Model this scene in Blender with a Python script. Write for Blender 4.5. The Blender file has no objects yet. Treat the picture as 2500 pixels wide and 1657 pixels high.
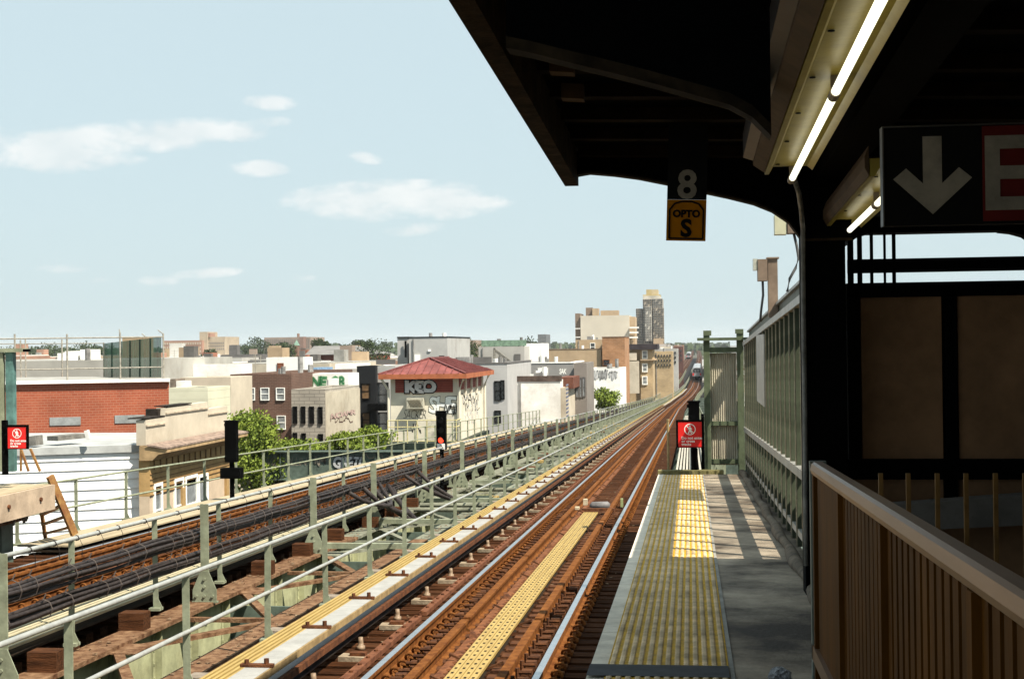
import bpy, bmesh, math, random
from mathutils import Vector, Matrix
R = math.radians
random.seed(7)
C = bpy.context.scene.collection
SC = bpy.context.scene
# ---------------------------------------------------------------- camera (eye at the origin, tracks run along +Y)
PITCH, ROLL, YAW, FPX = 0.277, -0.7, 7.105, 3472.0
cam_d = bpy.data.cameras.new('camera'); cam = bpy.data.objects.new('camera', cam_d); C.objects.link(cam)
cam_d.sensor_width = 36; cam_d.lens = FPX / 2500 * 36; cam_d.clip_start = 0.1; cam_d.clip_end = 12000
MROT = Matrix.Rotation(R(YAW), 3, 'Z') @ Matrix.Rotation(R(90 + PITCH), 3, 'X') @ Matrix.Rotation(R(ROLL), 3, 'Z')
cam.matrix_world = MROT.to_4x4()
SC.camera = cam
# ---------------------------------------------------------------- light
SUNV = Vector((0.62, -0.40, 1.0)).normalized()
sd = bpy.data.lights.new('sun', 'SUN'); sun = bpy.data.objects.new('sun', sd); C.objects.link(sun)
sd.energy = 5.0; sd.angle = R(0.5); sd.color = (1.0, 0.93, 0.80)
sun.rotation_euler = SUNV.to_track_quat('Z', 'Y').to_euler()
SC.view_settings.view_transform = 'Standard'; SC.view_settings.look = 'None'
SC.view_settings.exposure = 0.98; SC.view_settings.gamma = 1.0
W = bpy.data.worlds.new('World'); SC.world = W; W.use_nodes = True
def build_world():
    nt = W.node_tree; N = nt.nodes; L = nt.links; N.clear()
    out = N.new('ShaderNodeOutputWorld'); bg = N.new('ShaderNodeBackground'); L.new(bg.outputs[0], out.inputs[0])
    sky = N.new('ShaderNodeTexSky'); sky.sky_type = 'NISHITA'; sky.sun_disc = False
    sky.sun_elevation = math.asin(SUNV.z); sky.sun_rotation = math.atan2(SUNV.x, SUNV.y)
    sky.altitude = 0; sky.air_density = 1.0; sky.dust_density = 2.2; sky.ozone_density = 1.6
    bg.inputs[1].default_value = 0.0735
    # a milky film-like sky: the clear sky mixed with thin even cloud veil
    veil = N.new('ShaderNodeMixRGB'); veil.inputs[0].default_value = 0.86
    L.new(sky.outputs[0], veil.inputs[1]); veil.inputs[2].default_value = (4.6, 5.65, 5.95, 1)
    tc = N.new('ShaderNodeTexCoord')
    cur = veil.outputs[0]
    nz = N.new('ShaderNodeTexNoise'); nz.inputs['Scale'].default_value = 22; nz.inputs['Detail'].default_value = 10; nz.inputs['Roughness'].default_value = 0.68
    st = N.new('ShaderNodeVectorMath'); st.operation = 'MULTIPLY'; st.inputs[1].default_value = (1, 1, 2.0)
    L.new(tc.outputs['Generated'], st.inputs[0]); L.new(st.outputs[0], nz.inputs['Vector'])
    total = None
    def math_n(op, a, b, clamp=False):
        m = N.new('ShaderNodeMath'); m.operation = op; m.use_clamp = clamp
        for i, v in enumerate((a, b)):
            if v is None: continue
            if isinstance(v, (int, float)): m.inputs[i].default_value = v
            else: L.new(v, m.inputs[i])
        return m.outputs[0]
    # each cloud: centre (px in the 2500 wide frame), half sizes, strength, tilt
    for (u, v, a, b, k, tilt) in [(300, 338, 350, 46, 1.0, .10), (130, 378, 230, 48, 1.0, .03), (-150, 340, 220, 60, 1, 0), (480, 322, 200, 34, .95, .03), (655, 250, 78, 22, 1.0, 0), (660, 298, 62, 17, .6, 0),
                            (628, 414, 82, 25, .95, .03), (888, 384, 52, 17, .6, -.2), (965, 490, 300, 56, .85, 0), (1130, 494, 160, 22, .8, .0),
                            (1010, 558, 80, 20, .65, .08), (390, 684, 55, 15, .6, 0), (500, 668, 100, 15, .6, .08), (150, 656, 110, 12, .22, 0), (735, 678, 40, 12, .3, 0), (240, 682, 50, 10, .15, .1)]:
        d = (MROT @ Vector(((u - 1250) / FPX, -(v - 828.5) / FPX, -1))).normalized()
        r = Vector((d.y, -d.x, 0)).normalized(); up = r.cross(d)
        r2 = r * math.cos(tilt) + up * math.sin(tilt); u2 = up * math.cos(tilt) - r * math.sin(tilt)
        def dot(vec, s):
            n = N.new('ShaderNodeVectorMath'); n.operation = 'DOT_PRODUCT'; n.inputs[1].default_value = vec * (1 / s)
            L.new(tc.outputs['Generated'], n.inputs[0]); return n.outputs['Value']
        x = dot(r2, a / FPX); y = dot(u2, b / FPX); f = dot(d, 1.0)
        rr = math_n('ADD', math_n('MULTIPLY', x, x), math_n('MULTIPLY', y, y))
        m = math_n('SUBTRACT', 1.0, rr, True)
        m = math_n('MULTIPLY', m, math_n('GREATER_THAN', f, 0.5))
        m = math_n('MULTIPLY', m, k)
        total = m if total is None else math_n('MAXIMUM', total, m)
    n3 = N.new('ShaderNodeTexNoise'); n3.inputs['Scale'].default_value = 60; n3.inputs['Detail'].default_value = 8; n3.inputs['Roughness'].default_value = .6; L.new(st.outputs[0], n3.inputs['Vector'])
    nn = math_n('ADD', math_n('MULTIPLY', math_n('SUBTRACT', nz.outputs['Fac'], 0.5), 3.4), math_n('MULTIPLY', math_n('SUBTRACT', n3.outputs['Fac'], 0.5), 1.5))
    gate = math_n('MULTIPLY', total, 6.0, True)
    c = math_n('SUBTRACT', math_n('ADD', math_n('MULTIPLY', total, 1.5), nn), 0.16, True)
    c = math_n('MULTIPLY', math_n('MULTIPLY', c, gate), 0.54, True)
    mx = N.new('ShaderNodeMixRGB'); L.new(c, mx.inputs[0]); L.new(cur, mx.inputs[1]); 
    n2 = N.new('ShaderNodeTexNoise'); n2.inputs['Scale'].default_value = 30; n2.inputs['Detail'].default_value = 6; L.new(st.outputs[0], n2.inputs['Vector'])
    sh = N.new('ShaderNodeMixRGB'); sh.inputs[1].default_value = (6.2, 6.35, 6.3, 1); sh.inputs[2].default_value = (7.9, 7.6, 7.3, 1); L.new(math_n('MULTIPLY', math_n('SUBTRACT', n2.outputs['Fac'], .35), 3.0, True), sh.inputs[0]); L.new(sh.outputs[0], mx.inputs[2])
    L.new(mx.outputs[0], bg.inputs[0])
build_world()
# ---------------------------------------------------------------- helpers
def at(u, v, Y):                       # pixel of the 2500x1657 photograph -> point on the plane Y (used to take measurements)
    d = MROT @ Vector(((u - 1250) / FPX, -(v - 828.5) / FPX, -1))
    return d * (Y / d.y)
def atx(u, v, X):
    d = MROT @ Vector(((u - 1250) / FPX, -(v - 828.5) / FPX, -1))
    return d * (X / d.x)
def interp(s, t):
    if s <= t[0][0]: return t[0][1] + (s - t[0][0]) * (t[1][1] - t[0][1]) / (t[1][0] - t[0][0])
    for (a, va), (b, vb) in zip(t, t[1:]):
        if s <= b:
            k = (s - a) / (b - a); return va + (vb - va) * k
    return t[-1][1]
ZT = [(0, 0), (20, -.575), (60, -1.76), (120, -3.62), (180, -5.5), (235, -6.95), (290, -7.65), (350, -7.95), (430, -8.0), (520, -7.7), (650, -7.2), (860, -6.3), (1200, -4.6), (1500, -3.0)]
DXT = [(0, 0), (180, 0), (240, .6), (300, 2.2), (350, 3.3), (430, 4.3), (600, 5.8), (860, 8.5), (1200, 10.5), (1500, 11)]
def P(x, s, z): return Vector((x + interp(s, DXT), s, z + interp(s, ZT)))
def SR(a, b, near=2.4):                # stations along the line, tight enough to follow grade and curve
    out = [a]; s = a
    while s < b:
        s += near if s < 60 else (6 if s < 200 else 12)
        out.append(min(s, b))
    return out
def GZ(y): return interp(y, [(-50, -9.2), (0, -9.2), (100, -12.0), (235, -16.2), (350, -17.0), (700, -16.0), (1200, -15), (3000, -12)])

class MB:
    def __init__(s): s.v = []; s.f = []; s.m = []
    def add(s, vs, fs, mi=0):
        o = len(s.v); s.v += [tuple(v) for v in vs]
        for f in fs: s.f.append([o + i for i in f]); s.m.append(mi)
    def box(s, x0, x1, y0, y1, z0, z1, mi=0, M=None):
        vs = [Vector((x, y, z)) for x in (x0, x1) for y in (y0, y1) for z in (z0, z1)]
        if M is not None: vs = [M @ v for v in vs]
        s.add(vs, [(0, 1, 3, 2), (4, 6, 7, 5), (0, 4, 5, 1), (2, 3, 7, 6), (0, 2, 6, 4), (1, 5, 7, 3)], mi)
    def bar(s, a, b, w, h, mi=0, up=Vector((0, 0, 1))):      # box section between two points
        a = Vector(a); b = Vector(b); d = (b - a).normalized()
        if abs(d.dot(up)) > .99: up = Vector((0, 1, 0))
        r = d.cross(up).normalized(); u = r.cross(d)
        vs = []
        for p in (a, b):
            for i, j in ((-1, -1), (1, -1), (1, 1), (-1, 1)): vs.append(p + r * (w / 2 * i) + u * (h / 2 * j))
        s.add(vs, [(0, 3, 2, 1), (4, 5, 6, 7), (0, 1, 5, 4), (1, 2, 6, 5), (2, 3, 7, 6), (3, 0, 4, 7)], mi)
    def tube(s, pts, r, n=8, mi=0, cap=True):
        pts = [Vector(p) for p in pts]; rings = []
        for i, p in enumerate(pts):
            d = (pts[min(i + 1, len(pts) - 1)] - pts[max(i - 1, 0)]).normalized()
            up = Vector((0, 0, 1)) if abs(d.z) < .95 else Vector((1, 0, 0))
            rt = d.cross(up).normalized(); u = rt.cross(d)
            rr = r[i] if isinstance(r, (list, tuple)) else r
            rings.append([p + rt * (rr * math.cos(2 * math.pi * k / n)) + u * (rr * math.sin(2 * math.pi * k / n)) for k in range(n)])
        o = len(s.v); s.v += [tuple(v) for g in rings for v in g]
        for i in range(len(rings) - 1):
            for k in range(n):
                k2 = (k + 1) % n
                s.f.append([o + i * n + k, o + i * n + k2, o + (i + 1) * n + k2, o + (i + 1) * n + k]); s.m.append(mi)
        if cap:
            s.f.append([o + k for k in range(n)][::-1]); s.m.append(mi)
            e = o + (len(rings) - 1) * n; s.f.append([e + k for k in range(n)]); s.m.append(mi)
    def sweep(s, prof, ss, mi=0, close=True, pf=P):          # prof: list of (x,z) corners clockwise; ss: stations
        n = len(prof); o = len(s.v)
        for t in ss:
            for (x, z) in prof: s.v.append(tuple(pf(x, t, z)))
        for i in range(len(ss) - 1):
            for k in range(n):
                k2 = (k + 1) % n
                s.f.append([o + i * n + k, o + (i + 1) * n + k, o + (i + 1) * n + k2, o + i * n + k2]); s.m.append(mi)
        if close:
            s.f.append([o + k for k in range(n)]); s.m.append(mi)
            e = o + (len(ss) - 1) * n; s.f.append([e + k for k in range(n)][::-1]); s.m.append(mi)
    def rsweep(s, x0, x1, z0, z1, ss, mi=0): s.sweep([(x0, z0), (x0, z1), (x1, z1), (x1, z0)], ss, mi)
    def prism(s, poly, axis, a, b, mi=0):                    # poly in the two other axes, extruded from a to b along axis
        n = len(poly); vs = []
        for t in (a, b):
            for (p, q) in poly:
                vs.append({'x': (t, p, q), 'y': (p, t, q), 'z': (p, q, t)}[axis])
        s.add(vs, [list(range(n))[::-1], [n + k for k in range(n)]] + [(k, (k + 1) % n, n + (k + 1) % n, n + k) for k in range(n)], mi)
    def quad(s, a, b, c, d, mi=0): s.add([a, b, c, d], [(0, 1, 2, 3)], mi)
    def mesh(s, name, mats, smooth=False, fix=True):
        me = bpy.data.meshes.new(name); me.from_pydata(s.v, [], s.f)
        for m in (mats if isinstance(mats, (list, tuple)) else [mats]): me.materials.append(m)
        me.polygons.foreach_set('material_index', s.m)
        if smooth: me.polygons.foreach_set('use_smooth', [True] * len(s.f))
        me.update()
        if fix and len(s.f) < 60000:
            bm = bmesh.new(); bm.from_mesh(me); bmesh.ops.recalc_face_normals(bm, faces=bm.faces); bm.to_mesh(me); bm.free()
        return me
    def build(s, name, mats, parent=None, smooth=False, fix=True):
        return link(name, s.mesh(name, mats, smooth, fix), parent)
def link(name, me, parent=None, loc=None, rot=None):
    o = bpy.data.objects.new(name, me); C.objects.link(o)
    if parent is not None:
        o.parent = parent
        if loc is None:
            o.matrix_parent_inverse = Matrix.Translation(-Vector(parent.location))
    if loc is not None: o.location = loc
    if rot is not None: o.rotation_euler = rot
    return o
def tag(o, label=None, cat=None, group=None, kind=None):
    if label: o['label'] = label
    if cat: o['category'] = cat
    if group: o['group'] = group
    if kind: o['kind'] = kind
    return o
def thing(name, label, cat, loc=(0, 0, 0), group=None, kind=None):
    o = bpy.data.objects.new(name, None); C.objects.link(o); o.location = loc; o.empty_display_size = .2
    return tag(o, label, cat, group, kind)
def copy_tree(o, parent=None):
    c = o.copy(); C.objects.link(c)
    if parent is not None: c.parent = parent
    for ch in list(o.children): copy_tree(ch, c)
    return c
_fc = {}
def text_mesh(txt, size, mat, extrude=0.002, offset=0.0, align='CENTER', spacing=1.0, shear=0.0, bold=0.0):
    cu = bpy.data.curves.new('lettering', 'FONT'); cu.body = txt; cu.size = size; cu.extrude = extrude; cu.offset = offset + bold
    cu.align_x = align; cu.space_character = spacing; cu.shear = shear; cu.resolution_u = 3; cu.space_line = .85
    ob = bpy.data.objects.new('lettering', cu); C.objects.link(ob)
    dg = bpy.context.evaluated_depsgraph_get(); me = bpy.data.meshes.new_from_object(ob.evaluated_get(dg))
    bpy.data.objects.remove(ob); bpy.data.curves.remove(cu); me.materials.clear(); me.materials.append(mat); me.name = 'lettering'
    return me
# ---------------------------------------------------------------- materials
MATS = {}
KA = .72          # albedo trim for the bright exposure
KEEP = ('white_render', 'siding_white', 'leaf_bright', 'red_enamel', 'white_lettering')
def mat(name, col, rough=.7, var=.25, scale=3.0, bump=0.0, metal=0.0, col2=None, stain=0.0, stretch=None, emis=None, spec=.16, bscale=None, space='Object'):
    if name in MATS: return MATS[name]
    if name not in KEEP: col = tuple(c * KA for c in col); col2 = tuple(c * KA * .8 for c in col2) if col2 else None
    m = bpy.data.materials.new(name); m.use_nodes = True; nt = m.node_tree; N = nt.nodes; L = nt.links
    b = N['Principled BSDF']; b.inputs['Roughness'].default_value = rough; b.inputs['Metallic'].default_value = metal
    b.inputs['Specular IOR Level'].default_value = spec
    geo = N.new('ShaderNodeNewGeometry') if space == 'World' else N.new('ShaderNodeTexCoord')
    src = geo.outputs['Position'] if space == 'World' else geo.outputs['Object']
    if stretch:
        mp = N.new('ShaderNodeMapping'); mp.inputs['Scale'].default_value = stretch; L.new(src, mp.inputs[0]); src = mp.outputs[0]
    nz = N.new('ShaderNodeTexNoise'); nz.inputs['Scale'].default_value = scale; nz.inputs['Detail'].default_value = 8; nz.inputs['Roughness'].default_value = .65
    L.new(src, nz.inputs['Vector'])
    cr = N.new('ShaderNodeValToRGB'); L.new(nz.outputs['Fac'], cr.inputs[0])
    c2 = col2 if col2 else tuple(c * (1 - var * 1.4) for c in col); c1 = tuple(min(1, c * (1 + var)) for c in col) if not col2 else col
    cr.color_ramp.elements[0].position = .36; cr.color_ramp.elements[0].color = (*c2, 1)
    cr.color_ramp.elements[1].position = .64; cr.color_ramp.elements[1].color = (*c1, 1)
    col_out = cr.outputs[0]
    if stain:
        n2 = N.new('ShaderNodeTexNoise'); n2.inputs['Scale'].default_value = scale * .37; n2.inputs['Detail'].default_value = 10; n2.inputs['Roughness'].default_value = .7
        L.new(src, n2.inputs['Vector']); r2 = N.new('ShaderNodeValToRGB'); L.new(n2.outputs['Fac'], r2.inputs[0])
        r2.color_ramp.elements[0].position = .5; r2.color_ramp.elements[1].position = .66
        mx = N.new('ShaderNodeMixRGB'); mx.blend_type = 'MULTIPLY'
        ml = N.new('ShaderNodeMath'); ml.operation = 'MULTIPLY'; ml.inputs[1].default_value = stain; L.new(r2.outputs[0], ml.inputs[0])
        L.new(ml.outputs[0], mx.inputs[0]); L.new(col_out, mx.inputs[1]); mx.inputs[2].default_value = (.38, .30, .22, 1); col_out = mx.outputs[0]
    L.new(col_out, b.inputs['Base Color'])
    if bump:
        bn = N.new('ShaderNodeTexNoise'); bn.inputs['Scale'].default_value = bscale or scale * 6; bn.inputs['Detail'].default_value = 5; L.new(src, bn.inputs['Vector'])
        bp = N.new('ShaderNodeBump'); bp.inputs['Strength'].default_value = bump; bp.inputs['Distance'].default_value = .02; L.new(bn.outputs['Fac'], bp.inputs['Height']); L.new(bp.outputs[0], b.inputs['Normal'])
    if emis:
        b.inputs['Emission Color'].default_value = (*emis[:3], 1); b.inputs['Emission Strength'].default_value = emis[3]
    MATS[name] = m; return m
def brickmat(name, c1, c2, mortar, bw=.22, bh=.075, axis='x', msize=.010, var=.2):
    if name in MATS: return MATS[name]
    c1, c2, mortar = [tuple(c * .78 for c in q) for q in (c1, c2, mortar)]
    m = bpy.data.materials.new(name); m.use_nodes = True; nt = m.node_tree; N = nt.nodes; L = nt.links
    b = N['Principled BSDF']; b.inputs['Roughness'].default_value = .9; b.inputs['Specular IOR Level'].default_value = .2
    geo = N.new('ShaderNodeNewGeometry'); sp = N.new('ShaderNodeSeparateXYZ'); L.new(geo.outputs['Position'], sp.inputs[0])
    ad = N.new('ShaderNodeMath'); ad.operation = 'ADD'; L.new(sp.outputs[0], ad.inputs[0]); L.new(sp.outputs[1], ad.inputs[1])
    cb = N.new('ShaderNodeCombineXYZ'); L.new(ad.outputs[0], cb.inputs[0]); L.new(sp.outputs[2], cb.inputs[1])
    br = N.new('ShaderNodeTexBrick'); br.inputs['Scale'].default_value = 1; br.inputs['Brick Width'].default_value = bw; br.inputs['Row Height'].default_value = bh
    br.inputs['Mortar Size'].default_value = msize; br.inputs['Color1'].default_value = (*c1, 1); br.inputs['Color2'].default_value = (*c2, 1); br.inputs['Mortar'].default_value = (*mortar, 1)
    L.new(cb.outputs[0], br.inputs['Vector'])
    nz = N.new('ShaderNodeTexNoise'); nz.inputs['Scale'].default_value = .6; nz.inputs['Detail'].default_value = 9; L.new(geo.outputs['Position'], nz.inputs['Vector'])
    mr = N.new('ShaderNodeMapRange'); mr.inputs[1].default_value = .3; mr.inputs[2].default_value = .7; mr.inputs[3].default_value = 1 - var; mr.inputs[4].default_value = 1 + var; L.new(nz.outputs['Fac'], mr.inputs[0])
    mx = N.new('ShaderNodeVectorMath'); mx.operation = 'SCALE'; L.new(br.outputs['Color'], mx.inputs[0]); L.new(mr.outputs[0], mx.inputs['Scale']); L.new(mx.outputs[0], b.inputs['Base Color'])
    bp = N.new('ShaderNodeBump'); bp.inputs['Strength'].default_value = .4; bp.inputs['Distance'].default_value = .01; bp.invert = True; L.new(br.outputs['Fac'], bp.inputs['Height']); L.new(bp.outputs[0], b.inputs['Normal'])
    MATS[name] = m; return m
sage = mat('sage_paint', (.32, .345, .24), .55, .18, 5, .15, stain=.35, space='World')
pale_green = mat('pale_green_paint', (.46, .47, .28), .6, .2, 3, .15, stain=.45, space='World')
dark_green = mat('dark_green_paint', (.030, .045, .036), .5, .3, 4, .1, space='World')
deep_green = mat('girder_green_paint', (.13, .17, .14), .5, .25, 3, .1, stain=.3, space='World')
galv = mat('galvanised_pipe', (.52, .53, .50), .4, .12, 8, .05, metal=.3, stain=.15, space='World')
rust = mat('rust', (.27, .102, .026), .88, .3, 9, .5, spec=.08, col2=(.16, .052, .014), space='World')
rust_dark = mat('dark_rust', (.20, .075, .03), .9, .3, 10, .5, col2=(.09, .035, .018), space='World')
rust_flange = mat('rusty_flaking_paint', (.32, .19, .105), .9, .2, 9, .6, stain=.75, col2=(.15, .065, .03), space='World')
railtop = mat('polished_rail', (.62, .66, .70), .22, .1, 6, metal=.85, space='World')
tie = mat('creosoted_timber', (.105, .040, .016), .95, .3, 6, .7, spec=.05, col2=(.028, .012, .006), stretch=(.5, 6, 6), space='World')
tie2 = mat('worn_timber', (.15, .062, .028), .95, .3, 6, .7, spec=.05, col2=(.06, .026, .013), stretch=(.5, 6, 6), space='World')
yellow_plank = mat('yellow_fibreglass', (.50, .35, .12), .6, .12, 6, .1, stain=.3, stretch=(8, .6, 8), space='World')
cream_plank = mat('cream_fibreglass', (.58, .51, .33), .65, .14, 6, .1, stain=.25, stretch=(8, .6, 8), space='World')
tan_board = mat('tan_boards', (.50, .41, .27), .8, .15, 3, .2, stain=.3, stretch=(4, .4, 4), space='World')
white_board = mat('weathered_white_board', (.42, .41, .385), .75, .10, 5, .25, stain=.15, space='World')
porcelain = mat('porcelain', (.34, .24, .16), .4, .2, 8)
cable = mat('black_cable', (.045, .036, .034), .55, .3, 14, .2, space='World')
conc = mat('platform_concrete', (.56, .46, .34), .75, .3, 1.1, .35, spec=.3, stain=.85, col2=(.07, .045, .026), space='World', bscale=30)
edge_conc = mat('edge_concrete', (1.0, .90, .74), .8, .12, 6, .3, stain=.2, space='World')
grey_conc = mat('grey_concrete', (.33, .31, .28), .85, .2, 2, .3, stain=.3, space='World')
tact_y = mat('tactile_yellow', (.74, .42, .012), .7, .2, 10, .2, space='World')
tact_g = mat('worn_dome_tops', (.86, .66, .42), .8, .3, 4, .2, space='World')
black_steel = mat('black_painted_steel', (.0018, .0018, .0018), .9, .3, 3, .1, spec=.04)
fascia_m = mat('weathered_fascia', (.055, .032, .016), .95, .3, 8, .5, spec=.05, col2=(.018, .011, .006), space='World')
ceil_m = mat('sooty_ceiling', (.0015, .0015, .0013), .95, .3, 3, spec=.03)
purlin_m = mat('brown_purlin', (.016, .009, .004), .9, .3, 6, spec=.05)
bronze = mat('bronze_paint', (.095, .036, .005), .6, .3, 3, .1, spec=.04, stretch=(1, 1, .3))
stainless = mat('brushed_handrail', (.30, .175, .10), .38, .12, 10, .05, metal=.45, stretch=(1, .1, 1))
panel_br = mat('brown_enamel_panel', (.30, .165, .085), .8, .18, 2, .1)
enamel = mat('fixture_enamel', (.42, .32, .065), .35, .12, 5, .05)
tube_m = mat('lit_tube', (1, 1, 1), .5, 0, 1, emis=(1, .97, .74, .9))
red_sign = mat('red_enamel', (.62, .022, .02), .4, .08, 3)
white_paint = mat('white_lettering', (.8, .8, .76), .5, .05, 4)
dim_white = mat('grimy_white_lettering', (.32, .27, .21), .6, .2, 6)
black_paint = mat('black_lettering', (.006, .0055, .005), .8, .2, 4, spec=.1)
orange_sign = mat('orange_sign_enamel', (.52, .18, .004), .7, .15, 4, spec=.04)
exit_red = mat('exit_red', (.14, .012, .008), .5, .15, 4)
glass = mat('window_glass', (.035, .04, .045), .12, .2, 2, spec=.9)
glass_light = mat('window_with_blind', (.30, .32, .33), .3, .3, 2.5, spec=.6)
roof_grey = mat('roof_felt', (.42, .41, .38), .9, .2, .8, .2, stain=.3, space='World')
roof_dark = mat('dark_roof_felt', (.16, .15, .14), .9, .2, .8, .2, space='World')
white_wall = mat('white_render', (.76, .75, .72), .85, .06, .7, .15, stain=.38, space='World')
cream_wall = mat('cream_render', (.66, .58, .46), .85, .08, .7, .15, stain=.38, space='World')
grey_wall = mat('grey_render', (.52, .51, .49), .85, .08, .6, .15, stain=.38, space='World')
dkgrey_wall = mat('dark_grey_render', (.17, .16, .155), .85, .15, .6, .15, space='World')
black_wall = mat('black_cladding', (.018, .019, .021), .6, .2, 1, .1, space='World')
tan_wall = mat('tan_render', (.50, .37, .24), .85, .1, .6, .15, stain=.2, space='World')
red_brick = brickmat('red_brick', (.38, .105, .055), (.33, .085, .045), (.42, .20, .13), .34, .115, msize=.010)
brown_brick = brickmat('brown_brick', (.155, .085, .062), (.125, .07, .052), (.20, .14, .11), .3, .1)
grey_brick = brickmat('pale_grey_brick', (.36, .33, .28), (.42, .38, .32), (.22, .20, .17), .6, .2, msize=.016)
orange_brick = brickmat('orange_brick', (.44, .23, .12), (.35, .18, .09), (.42, .30, .2), .5, .2)
tan_brick = brickmat('tan_brick', (.52, .38, .22), (.45, .33, .19), (.42, .34, .24), .5, .2)
# horizontal siding
def siding(name, col, pitch, dark=.35):
    if name in MATS: return MATS[name]
    m = mat(name, col, .7, .05, .8, 0, space='World', stain=.12); nt = m.node_tree; N = nt.nodes; L = nt.links; b = N['Principled BSDF']
    geo = N.new('ShaderNodeNewGeometry'); sp = N.new('ShaderNodeSeparateXYZ'); L.new(geo.outputs['Position'], sp.inputs[0])
    dv = N.new('ShaderNodeMath'); dv.operation = 'DIVIDE'; dv.inputs[1].default_value = pitch; L.new(sp.outputs[2], dv.inputs[0])
    fr = N.new('ShaderNodeMath'); fr.operation = 'FRACT'; L.new(dv.outputs[0], fr.inputs[0])
    bp = N.new('ShaderNodeBump'); bp.inputs['Strength'].default_value = .9; bp.inputs['Distance'].default_value = .03; L.new(fr.outputs[0], bp.inputs['Height']); bp.invert = True
    L.new(bp.outputs[0], b.inputs['Normal'])
    return m
# ================================================================ GROUND AND FAR TERRAIN
g = MB(); ys = [-60, 0, 50, 100, 170, 235, 350, 500, 700, 1000, 1500, 2200, 3200, 5000, 9000]
xs = [-6000, -2500, -1000, -400, -150, -40, 40, 150, 400, 1000, 2500, 6000]
for y in ys:
    for x in xs: g.v.append((x, y, GZ(y)))
for j in range(len(ys) - 1):
    for i in range(len(xs) - 1):
        a = j * len(xs) + i; g.f.append([a, a + 1, a + len(xs) + 1, a + len(xs)]); g.m.append(0)
tag(g.build('ground', mat('ground_soil', (.12, .115, .09), .95, .3, .05, space='World')), kind='structure')
g = MB(); rs = SR(-40, 1500); g.sweep([(-15.4, -.0), (4.6, -.0)], rs, close=False, pf=lambda x, s, z: Vector((x + interp(s, DXT), s, GZ(s) + .02)))
tag(g.build('road', mat('asphalt', (.05, .05, .052), .9, .2, 1, .2, space='World'), fix=False), kind='structure')
# ================================================================ VIADUCT STEELWORK
dusty_green = mat('dusty_green_flange', (.25, .255, .19), .85, .25, 4, .3, stain=.6, space='World')
via = thing('railway_viaduct', 'steel elevated railway structure with rusty pale green girders carrying both tracks', 'viaduct')
def girder(x, s0, s1, zt, zb, flange=.36, web=True, mf=rust_flange, mw=pale_green):
    m = MB(); ss = SR(s0, s1); m.rsweep(x - flange / 2, x + flange / 2, zt - .05, zt, [q for q in ss if q <= 26] + [26], 0); m.rsweep(x - flange / 2, x + flange / 2, zt - .05, zt, [26.002] + [q for q in ss if q > 27], 2)
    m.rsweep(x - .02, x + .02, zb, zt - .052, ss, 1); m.rsweep(x - flange / 2, x + flange / 2, zb - .05, zb - .002, ss, 1)
    s = s0 + .5; k = 0
    while s < min(s1, 90):
        c = P(x + .07, s, zb); t = P(x + .07, s, zt - .06); m.box(c.x - .05, c.x + .05, s - .05, s - .03, c.z, t.z, 1)
        m.box(c.x - .045, c.x - .035, s - .12, s + .06, c.z, t.z, 1)
        if s < 40:
            for q in range(9):
                zz = c.z + (t.z - c.z) * (q + .5) / 9; m.box(c.x - .036, c.x - .022, s - .105, s - .075, zz - .012, zz + .012, 1)
        s += 1.25
    return m.build('girder', [mf, mw, dusty_green], via)
girder(-6.36, 2, 330, -2.76, -4.3); girder(-4.98, 2, 330, -2.80, -4.1, .32)
girder(-9.9, 2, 330, -2.95, -4.3, .4, mf=deep_green, mw=deep_green); girder(-1.1, 2, 330, -2.97, -4.2, .4, mf=deep_green, mw=deep_green)
m = MB()                                            # flat lacing between the two inner girders
s = 6.0; fl = 0
while s < 130:
    a = P(-6.2, s, -2.83); b = P(-5.12, s + 2.2, -2.86); c = P(-6.2, s + 4.4, -2.83)
    mi = 0 if s < 22 else 1; m.bar(a, b, .11, .05, mi); m.bar(b, c, .11, .05, mi); m.bar(P(-6.2, s + 2.2, -2.84), P(-5.12, s + 2.2, -2.84), .09, .05, mi)
    p = P(-6.18, s, -2.80); m.box(p.x - .2, p.x + .28, s - .25, s + .25, p.z - .01, p.z + .005, mi)
    s += 4.4
m.build('lacing', [rust_flange, dusty_green], via)
s = 4.0
while s < 300:
    m = MB(); m.box(P(-9.9, s, 0).x, P(-1.1, s, 0).x, s - .02, s + .02, P(0, s, -4.15).z, P(0, s, -2.98).z)
    a = P(-9.7, s, -3.5); m.box(a.x, P(-1.3, s, 0).x, s - .15, s + .15, P(0, s, -4.2).z, P(0, s, -4.151).z); m.build('cross_girder', deep_green, via); s += 5.0
for (s0) in (23.6, 28.0, 33.4, 40, 48, 58, 70):                 # pale cross angles seen through the open middle
    m = MB(); m.bar(P(-6.25, s0, -2.66), P(-4.4, s0, -2.66), .12, .09); m.build('cross_angle', sage, via)
s = 8.0
while s < 330:
    for x in (-15.0, 4.2):
        t = P(x, s, -4.26); m = MB(); m.box(t.x - .2, t.x + .2, s - .2, s + .2, GZ(s), t.z); m.build('column', deep_green, via)
    m = MB(); m.box(P(-14.79, s, 0).x, P(3.99, s, 0).x, s - .2, s + .2, P(0, s, -5.1).z, P(0, s, -4.27).z); m.build('bent_beam', deep_green, via); s += 15
for s0, x0, x1 in ((30, -5.9, -4.5), (31.2, -6.0, -4.6), (36, -5.6, -4.4), (43, -5.7, -4.5)):
    m = MB(); m.tube([P(x0, s0, -2.6), P(x1, s0, -2.6)], .05, 8); m.build('conduit', dusty_green, via)
rng = random.Random(3)
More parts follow.
